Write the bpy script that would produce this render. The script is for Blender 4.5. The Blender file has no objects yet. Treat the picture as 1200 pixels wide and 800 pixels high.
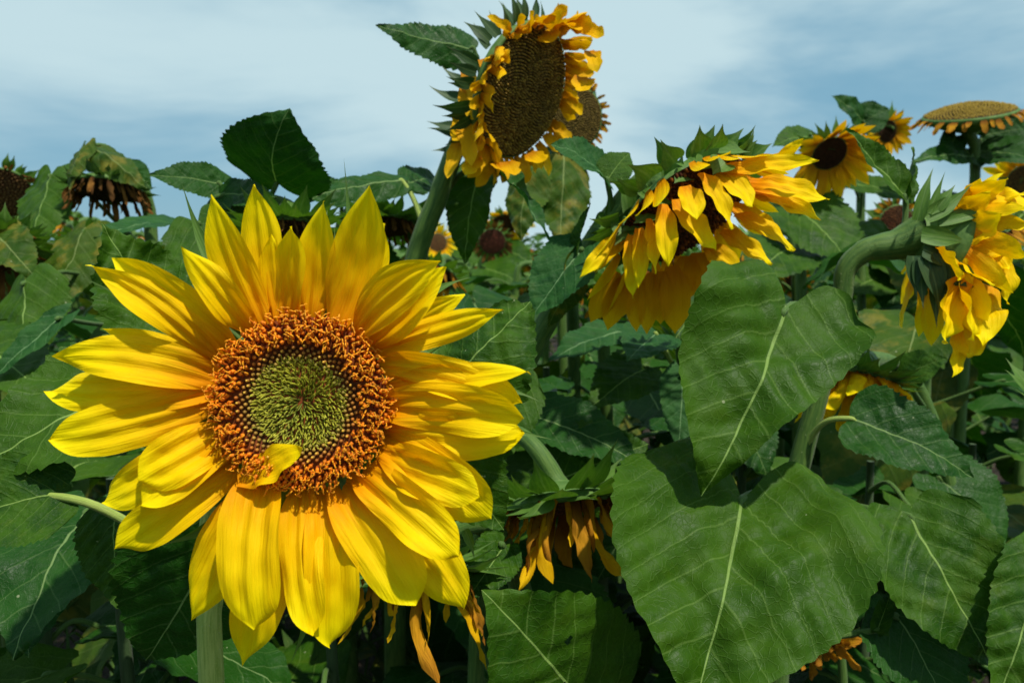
import bpy, math, random
import numpy as np
from math import radians, sin, cos, pi

# ------------------------------------------------------------------ camera, sky, sun, exposure
SC = bpy.context.scene
COL = SC.collection
HORIZON, FPX, CAM_H = 300.0, 933.33, 1.45
PITCH = math.atan((400 - HORIZON) / FPX)
SUN_EL, SUN_AZ = radians(63), radians(142)      # azimuth clockwise from +Y (the way the camera looks)

cd = bpy.data.cameras.new('camera')
cam = bpy.data.objects.new('camera', cd); COL.objects.link(cam)
cam.location = (0, 0, CAM_H)
cam.rotation_euler = (pi / 2 - PITCH, 0, 0)
cd.lens = 28; cd.sensor_width = 36; cd.clip_start = 0.02; cd.clip_end = 2000
cd.dof.use_dof = True; cd.dof.focus_distance = 0.62; cd.dof.aperture_fstop = 10
SC.camera = cam

wd = bpy.data.worlds.new('World'); SC.world = wd; wd.use_nodes = True
wn, wl = wd.node_tree.nodes, wd.node_tree.links
wn.clear()
w_out = wn.new('ShaderNodeOutputWorld'); w_bg = wn.new('ShaderNodeBackground')
w_sky = wn.new('ShaderNodeTexSky'); w_sky.sky_type = 'NISHITA'; w_sky.sun_disc = False
w_sky.sun_elevation = SUN_EL; w_sky.sun_rotation = SUN_AZ
w_sky.air_density = 1.0; w_sky.dust_density = 0.2; w_sky.ozone_density = 1.5
w_tc = wn.new('ShaderNodeTexCoord')
w_map = wn.new('ShaderNodeMapping'); w_map.inputs['Scale'].default_value = (1.5, 1.5, 4.2)
w_map.inputs['Rotation'].default_value = (0.1, 0.32, 0.35)
w_map.inputs['Location'].default_value = (-3.66, -2.09, 1.80)
w_nz = wn.new('ShaderNodeTexNoise'); w_nz.inputs['Scale'].default_value = 1.15
w_nz.inputs['Detail'].default_value = 6; w_nz.inputs['Roughness'].default_value = 0.52
w_nz.inputs['Distortion'].default_value = 0.35
w_rm = wn.new('ShaderNodeMapRange'); w_rm.interpolation_type = 'SMOOTHSTEP'
w_rm.inputs['From Min'].default_value = 0.36; w_rm.inputs['From Max'].default_value = 0.60
w_rm.inputs['To Min'].default_value = 0.20; w_rm.inputs['To Max'].default_value = 0.95
w_mix = wn.new('ShaderNodeMix'); w_mix.data_type = 'RGBA'
w_mix.inputs[7].default_value = (5.7, 7.5, 8.0, 1)
w_bg.inputs['Strength'].default_value = 0.1
wl.new(w_tc.outputs['Generated'], w_map.inputs['Vector']); wl.new(w_map.outputs[0], w_nz.inputs['Vector'])
wl.new(w_nz.outputs[0], w_rm.inputs['Value']); wl.new(w_rm.outputs[0], w_mix.inputs[0])
w_deep = wn.new('ShaderNodeMix'); w_deep.data_type = 'RGBA'     # upper blue under the veil of cloud
w_deep.inputs[0].default_value = 0.8; w_deep.inputs[7].default_value = (0.9, 3.3, 5.0, 1)
wl.new(w_sky.outputs[0], w_deep.inputs[6]); wl.new(w_deep.outputs[2], w_mix.inputs[6]); wl.new(w_mix.outputs[2], w_bg.inputs['Color'])
wl.new(w_bg.outputs[0], w_out.inputs['Surface'])

sd = bpy.data.lights.new('sun', 'SUN'); sd.energy = 5.0; sd.angle = radians(1.5); sd.color = (1, 0.95, 0.86)
sun = bpy.data.objects.new('sun', sd); COL.objects.link(sun)
sun.rotation_euler = (pi / 2 - SUN_EL, 0, pi - SUN_AZ)
SC.view_settings.view_transform = 'Standard'; SC.view_settings.look = 'None'
SC.view_settings.gamma = 1; SC.view_settings.use_curve_mapping = False
SC.view_settings.exposure = 0.0
SC.render.engine = 'CYCLES'
SC.cycles.use_denoising = True
SC.cycles.max_bounces = 7; SC.cycles.diffuse_bounces = 3; SC.cycles.glossy_bounces = 2
SC.cycles.transmission_bounces = 4; SC.cycles.transparent_max_bounces = 4
SC.cycles.sample_clamp_indirect = 6

# ------------------------------------------------------------------ helpers
rng = np.random.default_rng(11)
RT = np.array([1.0, 0, 0]); FW = np.array([0, cos(PITCH), -sin(PITCH)]); UP = np.array([0, sin(PITCH), cos(PITCH)])
CAM = np.array([0, 0, CAM_H]); ZUP = np.array([0, 0, 1.0])

def T(px, py, d):
    return CAM + FW * d + RT * ((px - 600) / FPX * d) + UP * ((400 - py) / FPX * d)
def N(r, u, t):                       # direction given as right, up, towards the viewer
    v = RT * r + UP * u - FW * t
    return v / np.linalg.norm(v)
def unit(v):
    return v / (np.linalg.norm(v) + 1e-12)
def U(a, b):
    return float(rng.uniform(a, b))

def mk(name, v, f, mat, parent=None, origin=None, uv=None, col=None, smooth=True):
    v = np.asarray(v, float)
    if origin is not None: v = v - origin
    me = bpy.data.meshes.new(name)
    f = np.asarray(f, dtype=np.int32) if not isinstance(f, list) else f
    if isinstance(f, list):
        me.from_pydata(v.tolist(), [], f)
    else:
        n, k = f.shape
        me.vertices.add(len(v)); me.vertices.foreach_set('co', v.ravel())
        me.loops.add(n * k); me.loops.foreach_set('vertex_index', f.ravel())
        me.polygons.add(n); me.polygons.foreach_set('loop_start', np.arange(0, n * k, k, dtype=np.int32))
        me.update(calc_edges=True)
    nl = len(me.loops); vi = np.zeros(nl, np.int32); me.loops.foreach_get('vertex_index', vi)
    if uv is not None:
        l = me.uv_layers.new(name='UVMap'); l.data.foreach_set('uv', np.asarray(uv)[vi].astype(np.float32).ravel())
    if col is not None:
        a = me.color_attributes.new('col', 'FLOAT_COLOR', 'POINT')
        c = np.ones((len(v), 4), np.float32); c[:, :3] = col
        a.data.foreach_set('color', c.ravel())
    me.polygons.foreach_set('use_smooth', [smooth] * len(me.polygons))
    me.validate(); me.update()
    me.materials.append(mat)
    o = bpy.data.objects.new(name, me); COL.objects.link(o)
    if parent is not None: o.parent = parent
    return o

class Root:                            # a thing: an Empty on the ground that parents its parts
    def __init__(self, name, label, cat, loc, group=None):
        self.o = bpy.data.objects.new(name, None); COL.objects.link(self.o)
        self.o.empty_display_size = 0.05
        self.loc = np.array(loc, float); self.o.location = loc
        self.o['label'] = label; self.o['category'] = cat
        if group: self.o['group'] = group
    def add(self, name, v, f, mat, part=None, **k):
        return mk(name, v, f, mat, part if part is not None else self.o, self.loc, **k)

def grid_faces(a, b, wrap=False):
    i, j = np.meshgrid(np.arange(a), np.arange(b), indexing='ij')
    w = b if wrap else b + 1
    j2 = (j + 1) % b if wrap else j + 1
    return np.stack([i * w + j, (i + 1) * w + j, (i + 1) * w + j2, i * w + j2], -1).reshape(-1, 4)

def spline(P, n):                      # Catmull-Rom through P
    P = np.asarray(P, float)
    if len(P) == 2: return P[0] + (P[1] - P[0]) * np.linspace(0, 1, n)[:, None]
    Q = np.vstack([2 * P[0] - P[1], P, 2 * P[-1] - P[-2]])
    s = np.linspace(0, len(P) - 1 - 1e-9, n); k = s.astype(int); t = (s - k)[:, None]
    a, b, c, d = Q[k], Q[k + 1], Q[k + 2], Q[k + 3]
    return 0.5 * (2 * b + (c - a) * t + (2 * a - 5 * b + 4 * c - d) * t * t + (3 * b - a - 3 * c + d) * t ** 3)

def tube(P, r, n=24, sides=10, ridge=0.0, flat=None):
    C = spline(P, n); rr = np.interp(np.linspace(0, 1, n), np.linspace(0, 1, len(r)), r)
    tan = np.gradient(C, axis=0); tan /= np.linalg.norm(tan, axis=1)[:, None] + 1e-12
    ref = unit(np.cross(tan[0], [0.31, 0.2, 0.92]));  vs = []; uv = []
    L = 0
    for i in range(n):
        ref = unit(ref - tan[i] * np.dot(ref, tan[i])); bi = np.cross(tan[i], ref)
        if i: L += np.linalg.norm(C[i] - C[i - 1])
        for j in range(sides):
            a = 2 * pi * j / sides
            q = rr[i] * (1 + ridge * cos(a * 5) + .035 * sin(i * .9 + 2 * sin(i * .37) + a))
            vs.append(C[i] + q * (cos(a) * ref + sin(a) * bi)); uv.append((a / (2 * pi) * 8, L * 40))
    f = grid_faces(n - 1, sides, True).tolist()
    f.append(list(range(sides))[::-1]); f.append([(n - 1) * sides + j for j in range(sides)])
    return np.array(vs), f, np.array(uv)

def hermite(xs, ys, x):                # smooth profile through knots
    xs, ys = np.array(xs, float), np.array(ys, float)
    m = np.gradient(ys, xs); k = np.clip(np.searchsorted(xs, x) - 1, 0, len(xs) - 2)
    h = xs[k + 1] - xs[k]; t = (x - xs[k]) / h
    return ((2*t**3-3*t**2+1)*ys[k] + (t**3-2*t**2+t)*h*m[k] + (-2*t**3+3*t**2)*ys[k+1] + (t**3-t**2)*h*m[k+1])

PROF = {
 'leaf':  ([0, .06, .18, .32, .5, .68, .84, .95, 1], [.72, .92, 1, .99, .88, .64, .34, .11, 0.0]),
 'petal': ([0, .1, .3, .52, .72, .88, .96, 1], [.40, .60, .92, 1, .81, .38, .11, 0.0]),
 'round': ([0, .1, .3, .55, .76, .9, .965, 1], [.44, .62, .90, 1, .93, .62, .26, 0.0]),
 'slim':  ([0, .1, .3, .5, .75, .9, 1], [.4, .6, .95, 1, .7, .32, 0.0]),
 'bract': ([0, .12, .3, .45, .6, .75, .88, 1], [.75, .95, 1, .85, .5, .22, .09, 0.0]),
 'dry':   ([0, .15, .4, .6, .8, .93, 1], [.5, .7, 1, .75, .8, .35, 0.0]),
}
VEIN_D = 0.185
def vein_g(a): return 0.80 * a + 0.95 * a * a

def blade(prof, ns, nt, wr, cord=0., bend=0., bendp=1., side=0., arc=0., fold=0., twist=0., wave=0., wavef=2.5,
          quilt=0., teeth=0., tooth_n=17, groove=0., crumple=0., asym=0.):
    """local sheet: y along (0 base .. 1 tip), x across, z out of the upper face"""
    s = np.linspace(0, 1, ns + 1); t = np.linspace(-1, 1, nt + 1)
    S, Tt = np.meshgrid(s, t, indexing='ij'); A = np.abs(Tt)
    W = np.maximum(hermite(*PROF[prof], s), 0.0)[:, None] * wr / 2
    off = cord * (1 - S) ** 4 * np.sin(np.minimum(A * 0.93, 1) * pi)
    y = S - off
    if teeth:
        ph = (s * tooth_n + 0.25 * np.sin(s * 23 + U(0, 6))) % 1.0
        saw = np.where(ph < .65, ph / .65, (1 - ph) / .35)[:, None] - .5
        fade = np.clip(s * 8, 0.25, 1)[:, None]
        x = Tt * W * (1 + teeth * saw * fade * A ** 6)
        y = y + teeth * .15 * saw * A ** 6
    else:
        x = Tt * W
    if asym: x = np.where(x * asym < 0, x * (1 - abs(asym) * np.clip(S * 1.6, 0, 1)), x)
    uv = np.stack([x + 0.5, y], -1).reshape(-1, 2)
    z = np.zeros_like(x)
    p = [U(0, 6.3) for _ in range(8)]
    if wave:
        z += wave * A ** 2 * np.where(Tt < 0, np.sin(2 * pi * wavef * S + p[0]), np.sin(2 * pi * wavef * 1.13 * S + p[1]))
    if quilt:
        q = (y - vein_g(np.abs(x))) / VEIN_D + np.where(x > 0, 0.32, 0.0)
        z += 2.2 * quilt * (np.abs(np.sin(pi * q)) ** .8 - .6) * (.55 + .45 * np.sin(x * 9 + y * 7 + p[6])) * np.clip(np.abs(x) * 14, 0, 1) * np.clip((1 - A) * 5, 0, 1)
        z += quilt * .8 * np.sin(x * 31 + p[2] + 2 * np.sin(y * 13)) * np.sin(y * 27 + p[3])
    if crumple:
        for k in range(3):
            kx, ky = 7 * (k + 1) * U(.7, 1.3) * max(1, .5 / wr), 6 * (k + 1) * U(.7, 1.3) * (1 if wr > .6 else 1.6)
            z += crumple / (k + 1) * np.sin(kx * x + p[k + 3]) * np.sin(ky * y + p[k + 4])
    if groove:
        z += groove * wr * (np.cos(Tt * pi * 3.0) * .5) * np.sin(np.clip(S * 1.1, 0, 1) * pi) ** .5 * (1 - .5 * A)
    # across: fold about the midrib plus an arc
    if arc:
        k = arc / max(wr / 2, 1e-3)
        xx = np.sin(k * x) / k; zz = (1 - np.cos(k * x)) / k
    else:
        xx, zz = x, 0 * x
    ax = np.abs(xx); xf = np.sign(xx) * (ax * cos(fold) - (zz) * sin(fold)); zf = ax * sin(fold) + zz * cos(fold)
    x, z = xf, zf + z
    if twist:
        a = twist * S ** 1.3; x, z = x * np.cos(a) - z * np.sin(a), x * np.sin(a) + z * np.cos(a)
    # spine
    ys = np.linspace(-.6, 1.25, 240); h = ys[1] - ys[0]
    yc = np.clip(ys, 0, 1.1); ph = bend * yc ** bendp; ps = side * yc
    D = np.stack([np.sin(ps) , np.cos(ps) * np.cos(ph), np.cos(ps) * np.sin(ph)], -1)
    C = np.cumsum(D, 0) * h; i0 = np.searchsorted(ys, 0); C -= C[i0]
    I = lambda arr: np.interp(y, ys, arr)
    c = np.stack([I(C[:, k]) for k in range(3)], -1); phy, psy = I(ph), I(ps)
    nrm = np.stack([0 * phy, -np.sin(phy), np.cos(phy)], -1)
    sdv = np.stack([np.cos(psy), -np.sin(psy), 0 * psy], -1)
    v = c + x[..., None] * sdv + z[..., None] * nrm
    tipi = np.array([np.interp(1., ys, C[:, k]) for k in range(3)])
    return v.reshape(-1, 3), grid_faces(ns, nt), uv, tipi

def place(v, tip_local, base, tip, normal):
    """carry a local sheet so that its base and tip land on two points and its upper face looks along normal"""
    a = unit(tip_local); zl = unit(np.array([0, 0, 1.]) - a * a[2]); xl = np.cross(a, zl)
    w = tip - base; L = np.linalg.norm(w); b = w / L
    nn = normal - b * np.dot(normal, b)
    if np.linalg.norm(nn) < 1e-4: nn = np.cross(b, [0.3, .5, .8])
    zw = unit(nn); xw = np.cross(b, zw)
    s = L / np.linalg.norm(tip_local)
    return base + s * (np.outer(v @ a, b) + np.outer(v @ zl, zw) + np.outer(v @ xl, xw)), s

# ------------------------------------------------------------------ materials
class G:
    def __init__(self, name):
        self.m = bpy.data.materials.new(name); self.m.use_nodes = True
        self.t = self.m.node_tree; self.t.nodes.clear()
        self.out = self.n('ShaderNodeOutputMaterial')
    def n(self, typ, **k):
        x = self.t.nodes.new(typ)
        for a, b in k.items(): setattr(x, a, b)
        return x
    def l(self, a, b): self.t.links.new(a, b)
    def put(self, sock, v):
        if isinstance(v, (int, float)): sock.default_value = v
        elif isinstance(v, (tuple, list)): sock.default_value = tuple(v) if len(v) != 3 or sock.type == 'VECTOR' else (*v, 1)
        else: self.l(v, sock)
    def m_(self, op, a, b=0.0, c=0.0, clamp=False):
        x = self.n('ShaderNodeMath', operation=op, use_clamp=clamp)
        self.put(x.inputs[0], a); self.put(x.inputs[1], b)
        if op in ('MULTIPLY_ADD',): self.put(x.inputs[2], c)
        return x.outputs[0]
    def rng(self, v, a, b, c=0., d=1., smooth=True):
        x = self.n('ShaderNodeMapRange'); x.interpolation_type = 'SMOOTHSTEP' if smooth else 'LINEAR'
        self.put(x.inputs['Value'], v); self.put(x.inputs['From Min'], a); self.put(x.inputs['From Max'], b)
        self.put(x.inputs['To Min'], c); self.put(x.inputs['To Max'], d)
        return x.outputs[0]
    def mix(self, f, a, b, mode='MIX'):
        x = self.n('ShaderNodeMix', data_type='RGBA', blend_type=mode)
        self.put(x.inputs[0], f); self.put(x.inputs[6], a); self.put(x.inputs[7], b)
        return x.outputs[2]
    def noise(self, vec, scale, detail=3, rough=.55):
        x = self.n('ShaderNodeTexNoise'); self.put(x.inputs['Scale'], scale)
        x.inputs['Detail'].default_value = detail; x.inputs['Roughness'].default_value = rough
        if vec is not None: self.l(vec, x.inputs['Vector'])
        return x.outputs[0]
    def bsdf(self, col, rough=.5, spec=.5, bump=None, bs=.3, bd=.001, trans=0., tcol=None, sheen=0.):
        p = self.n('ShaderNodeBsdfPrincipled'); self.put(p.inputs['Base Color'], col)
        self.put(p.inputs['Roughness'], rough); self.put(p.inputs['Specular IOR Level'], spec)
        if sheen:
            p.inputs['Sheen Weight'].default_value = sheen; p.inputs['Sheen Roughness'].default_value = .5
        nb = None
        if bump is not None:
            b = self.n('ShaderNodeBump'); b.inputs['Strength'].default_value = bs; b.inputs['Distance'].default_value = bd
            self.l(bump, b.inputs['Height']); nb = b.outputs[0]; self.l(nb, p.inputs['Normal'])
        r = p.outputs[0]
        if trans:
            tr = self.n('ShaderNodeBsdfTranslucent'); self.put(tr.inputs['Color'], tcol)
            if nb: self.l(nb, tr.inputs['Normal'])
            ms = self.n('ShaderNodeMixShader'); self.put(ms.inputs[0], trans)
            self.l(r, ms.inputs[1]); self.l(tr.outputs[0], ms.inputs[2]); r = ms.outputs[0]
        self.l(r, self.out.inputs['Surface'])
        return self.m

def leaf_mat(name, c1, c2, vein, rough=.46, wilt=0.0, trans=.17):
    g = G(name)
    uvn = g.n('ShaderNodeUVMap', uv_map='UVMap').outputs[0]
    rnd = g.n('ShaderNodeObjectInfo').outputs['Random']
    # shift the noise for every leaf
    off = g.n('ShaderNodeCombineXYZ'); g.put(off.inputs[0], g.m_('MULTIPLY', rnd, 37.)); g.put(off.inputs[1], g.m_('MULTIPLY', rnd, 91.))
    uvo = g.n('ShaderNodeVectorMath', operation='ADD'); g.l(uvn, uvo.inputs[0]); g.l(off.outputs[0], uvo.inputs[1]); uvo = uvo.outputs[0]
    sep = g.n('ShaderNodeSeparateXYZ'); g.l(uvn, sep.inputs[0])
    wob = g.m_('MULTIPLY', g.m_('SUBTRACT', g.noise(uvo, 7, 2), .5), .035)
    x = g.m_('SUBTRACT', sep.outputs[0], .5); a = g.m_('ABSOLUTE', x); y = g.m_('ADD', sep.outputs[1], wob)
    ga = g.m_('ADD', g.m_('MULTIPLY', a, .80), g.m_('MULTIPLY', g.m_('MULTIPLY', a, a), .95))
    sgn = g.m_('MULTIPLY', g.m_('GREATER_THAN', x, 0.), .32)
    q = g.m_('ADD', g.m_('DIVIDE', g.m_('SUBTRACT', y, ga), VEIN_D), sgn)
    fr = g.m_('FRACT', g.m_('ADD', q, 50.)); d = g.m_('MULTIPLY', g.m_('MINIMUM', fr, g.m_('SUBTRACT', 1., fr)), VEIN_D)
    wv = g.rng(a, 0, .42, .0085, .0028, False)
    lat = g.m_('SUBTRACT', 1., g.rng(g.m_('DIVIDE', d, wv), .35, 1.25))
    latw = g.m_('SUBTRACT', 1., g.rng(d, .0, .028))
    mid = g.m_('SUBTRACT', 1., g.rng(g.m_('DIVIDE', a, g.rng(sep.outputs[1], 0, 1, .0100, .0025, False)), .5, 1.2))
    vor = g.n('ShaderNodeTexVoronoi', feature='DISTANCE_TO_EDGE'); vor.inputs['Scale'].default_value = 30; g.l(uvo, vor.inputs['Vector'])
    net = g.m_('SUBTRACT', 1., g.rng(vor.outputs['Distance'], .01, .075))
    vor2 = g.n('ShaderNodeTexVoronoi', feature='DISTANCE_TO_EDGE'); vor2.inputs['Scale'].default_value = 62; g.l(uvo, vor2.inputs['Vector'])
    net2 = g.m_('SUBTRACT', 1., g.rng(vor2.outputs['Distance'], .01, .12))
    big = g.noise(uvo, 2.6, 3); fine = g.noise(uvo, 55, 3)
    col = g.mix(g.rng(big, .36, .64), c1, c2)
    big2 = g.noise(uvo, 5.5, 4, .6)
    col = g.mix(g.rng(big2, .52, .74, 0, .55), col, (c2[0] * 1.9, c2[1] * 1.15, c2[2] * .8))
    col = g.mix(g.rng(big2, .46, .28, 0, .5), col, (c1[0] * .6, c1[1] * .8, c1[2] * 2.2))
    col = g.mix(g.m_('MULTIPLY', g.rng(rnd, 0, 1, 0, .55), 1.), col, g.mix(.5, c2, (c2[0] * 1.5, c2[1] * 1.12, c2[2] * .9)))
    col = g.mix(g.rng(fine, .35, .7, 0, .22), col, (c2[0] * 1.4, c2[1] * 1.25, c2[2] * 1.2))
    if wilt:
        wn_ = g.noise(uvo, 4.5, 4, .6)
        col = g.mix(g.rng(wn_, .5 - .15 * wilt, .68, 0, .85), col, (.16, .14, .015))
        col = g.mix(g.rng(wn_, .66, .75, 0, .9), col, (.10, .055, .018))
    veins = g.m_('MAXIMUM', mid, g.m_('MULTIPLY', lat, .24))
    veins = g.m_('MAXIMUM', veins, g.m_('MULTIPLY', net, .06))
    col = g.mix(g.m_('MULTIPLY', veins, .8), col, vein)
    # small pale specks and brown flecks of wear
    sp = g.n('ShaderNodeTexVoronoi'); sp.inputs['Scale'].default_value = 16; g.l(uvo, sp.inputs['Vector'])
    sr = g.n('ShaderNodeSeparateColor'); g.l(sp.outputs['Color'], sr.inputs[0])
    speck = g.m_('MULTIPLY', g.m_('LESS_THAN', sp.outputs['Distance'], g.m_('MULTIPLY', sr.outputs[1], .13)), g.m_('GREATER_THAN', sr.outputs[0], .86))
    col = g.mix(g.m_('MULTIPLY', speck, .6), col, (.32, .34, .2))
    h = g.m_('ADD', g.m_('MULTIPLY', latw, -.3), g.m_('MULTIPLY', net, -.22))
    h = g.m_('ADD', h, g.m_('ADD', g.m_('MULTIPLY', mid, -.6), g.m_('MULTIPLY', net2, -.06)))
    h = g.m_('ADD', h, g.m_('MULTIPLY', fine, .10))
    tc = g.mix(1., col, (1.5, 2.0, .5, 1), 'MULTIPLY')
    rg = g.rng(big, .3, .7, rough, rough + .14)
    pk = g.n('ShaderNodeTexVoronoi', feature='SMOOTH_F1'); pk.inputs['Scale'].default_value = 26; g.l(uvo, pk.inputs['Vector'])
    h = g.m_('ADD', h, g.m_('MULTIPLY', pk.outputs['Distance'], -.75))
    return g.bsdf(col, rg, .15, h, .42, .003, trans, tc)

M = {}
M['leaf'] = leaf_mat('leaf_green', (.006, .040, .001), (.030, .086, .002), (.22, .33, .08))
M['leaf_blue'] = leaf_mat('leaf_blue_green', (.009, .056, .008), (.020, .082, .014), (.18, .30, .13), .5)
M['leaf_dark'] = leaf_mat('leaf_deep_and_shaded', (.006, .040, .002), (.012, .060, .004), (.18, .27, .09), .4, 0, .12)  # darker leaf green, also used to paint shade into low and distant foliage
M['leaf_olive'] = leaf_mat('leaf_olive', (.016, .052, .002), (.036, .080, .004), (.20, .25, .08), .5, .12)
M['leaf_wilt'] = leaf_mat('leaf_wilting', (.030, .062, .010), (.052, .085, .014), (.16, .17, .05), .6, .25)

def petal_mat(name, base, midc, tip, streak, trans=.34, rough=.55, b0=.0, b1=.5, var=0., dark=(.1, .03, .008)):
    g = G(name)
    uvn = g.n('ShaderNodeUVMap', uv_map='UVMap').outputs[0]
    rnd = g.n('ShaderNodeObjectInfo').outputs['Random']
    sep = g.n('ShaderNodeSeparateXYZ'); g.l(uvn, sep.inputs[0])
    cm = g.n('ShaderNodeCombineXYZ'); g.put(cm.inputs[0], g.m_('MULTIPLY', sep.outputs[0], 26.)); g.put(cm.inputs[1], g.m_('MULTIPLY', sep.outputs[1], 1.4)); g.put(cm.inputs[2], g.m_('MULTIPLY', rnd, 50.))
    st = g.noise(cm.outputs[0], 1.6, 4, .6)
    cm2 = g.n('ShaderNodeCombineXYZ'); g.put(cm2.inputs[0], g.m_('MULTIPLY', sep.outputs[0], 4.)); g.put(cm2.inputs[1], g.m_('MULTIPLY', sep.outputs[1], 3.)); g.put(cm2.inputs[2], g.m_('MULTIPLY', rnd, 31.))
    bl = g.noise(cm2.outputs[0], 1., 3)
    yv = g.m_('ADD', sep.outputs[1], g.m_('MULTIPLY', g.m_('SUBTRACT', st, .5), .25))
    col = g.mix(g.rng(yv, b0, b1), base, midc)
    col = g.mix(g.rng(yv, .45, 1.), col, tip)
    col = g.mix(g.rng(st, .5, .78, 0, .4), col, streak)
    col = g.mix(g.rng(bl, .45, .8, 0, .25), col, base)
    tc = g.mix(1., col, (1.05, .95, .6, 1), 'MULTIPLY')
    if var: col = g.mix(g.rng(rnd, 0, 1, 0, var), col, dark)
    return g.bsdf(col, rough, .08, st, .7, .0018, trans, tc)
M['petal'] = petal_mat('petal_yellow', (.80, .28, .001), (.93, .60, .001), (.95, .77, .001), (.88, .55, .001))  # orange base is pigment, deepened with painted shade towards the disc
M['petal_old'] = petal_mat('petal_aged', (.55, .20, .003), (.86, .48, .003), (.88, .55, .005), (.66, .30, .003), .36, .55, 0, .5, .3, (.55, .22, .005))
M['petal_dry'] = petal_mat('petal_dried', (.24, .085, .008), (.70, .34, .012), (.50, .21, .015), (.20, .07, .012), .3, .75, .1, .6, .55, (.16, .055, .012))
M['petal_brown'] = petal_mat('petal_brown', (.10, .04, .012), (.26, .12, .025), (.20, .085, .02), (.10, .035, .01), .2, .85, 0, .5, .7, (.03, .015, .008))

def bract_mat(name, c1, c2, tip):
    g = G(name)
    uvn = g.n('ShaderNodeUVMap', uv_map='UVMap').outputs[0]; rnd = g.n('ShaderNodeObjectInfo').outputs['Random']
    sep = g.n('ShaderNodeSeparateXYZ'); g.l(uvn, sep.inputs[0])
    cm = g.n('ShaderNodeCombineXYZ'); g.put(cm.inputs[0], g.m_('MULTIPLY', sep.outputs[0], 18.)); g.put(cm.inputs[1], g.m_('MULTIPLY', sep.outputs[1], 3.)); g.put(cm.inputs[2], g.m_('MULTIPLY', rnd, 20.))
    st = g.noise(cm.outputs[0], 1.5, 4); col = g.mix(g.rng(st, .35, .65), c1, c2)
    col = g.mix(g.rng(sep.outputs[1], .6, 1.), col, tip)
    mid = g.m_('SUBTRACT', 1., g.rng(g.m_('ABSOLUTE', g.m_('SUBTRACT', sep.outputs[0], .5)), .0, .03))
    col = g.mix(g.m_('MULTIPLY', mid, .3), col, (.2, .28, .1))
    return g.bsdf(col, .55, .3, st, .4, .001, .22, g.mix(1., col, (1.6, 1.8, .6, 1), 'MULTIPLY'), .05)
M['bract'] = bract_mat('bract_green', (.060, .140, .014), (.095, .19, .022), (.07, .12, .02))
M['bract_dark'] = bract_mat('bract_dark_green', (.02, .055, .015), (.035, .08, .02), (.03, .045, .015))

def stem_mat(name, c1, c2):
    g = G(name)
    uvn = g.n('ShaderNodeUVMap', uv_map='UVMap').outputs[0]
    mp = g.n('ShaderNodeMapping'); mp.inputs['Scale'].default_value = (1.6, .35, 1); g.l(uvn, mp.inputs['Vector'])
    st = g.noise(mp.outputs[0], 2.2, 5, .65); fz = g.noise(uvn, 14, 2)
    col = g.mix(g.rng(st, .35, .66), c1, c2)
    col = g.mix(g.rng(fz, .55, .75, 0, .3), col, (c2[0] * 1.6, c2[1] * 1.5, c2[2] * 1.8))
    return g.bsdf(col, .6, .3, g.m_('ADD', st, g.m_('MULTIPLY', fz, .5)), .6, .0015, 0, None, .06)
M['stem'] = stem_mat('stem_green', (.035, .095, .010), (.085, .155, .022))
M['stem_pale'] = stem_mat('stem_pale', (.20, .30, .04), (.36, .44, .10))
M['stem_dark'] = stem_mat('stem_dark', (.03, .065, .018), (.055, .095, .03))

def attr_mat(name, rough=.6, spec=.3, trans=0.):
    g = G(name); a = g.n('ShaderNodeVertexColor', layer_name='col')
    return g.bsdf(a.outputs[0], rough, spec, None, trans=trans, tcol=a.outputs[0])
M['floret'] = attr_mat('disc_floret', .5, .3, .18)
M['seed'] = attr_mat('disc_seed', .75, .2)
def plain(name, c1, c2, scale=60, rough=.8, bs=.5, bd=.002):
    g = G(name); co = g.n('ShaderNodeTexCoord').outputs['Object']
    nz = g.noise(co, scale, 4); return g.bsdf(g.mix(g.rng(nz, .35, .65), c1, c2), rough, .2, nz, bs, bd)
M['disc_dark'] = plain('disc_dark', (.035, .010, .005), (.10, .03, .008), 300)
M['disc_seed'] = plain('disc_seed_bed', (.030, .018, .006), (.075, .045, .012), 200)
M['recept'] = plain('receptacle_green', (.06, .13, .025), (.10, .18, .04), 90, .6, .3)
M['hair'] = plain('stem_hair', (.26, .32, .14), (.38, .42, .22), 90, .5, 0)
M['soil'] = plain('soil', (.018, .013, .009), (.042, .030, .020), 9, .95, 1., .05)
M['weed'] = leaf_mat('weed_green', (.022, .060, .008), (.040, .085, .014), (.08, .13, .03), .6)

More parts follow.
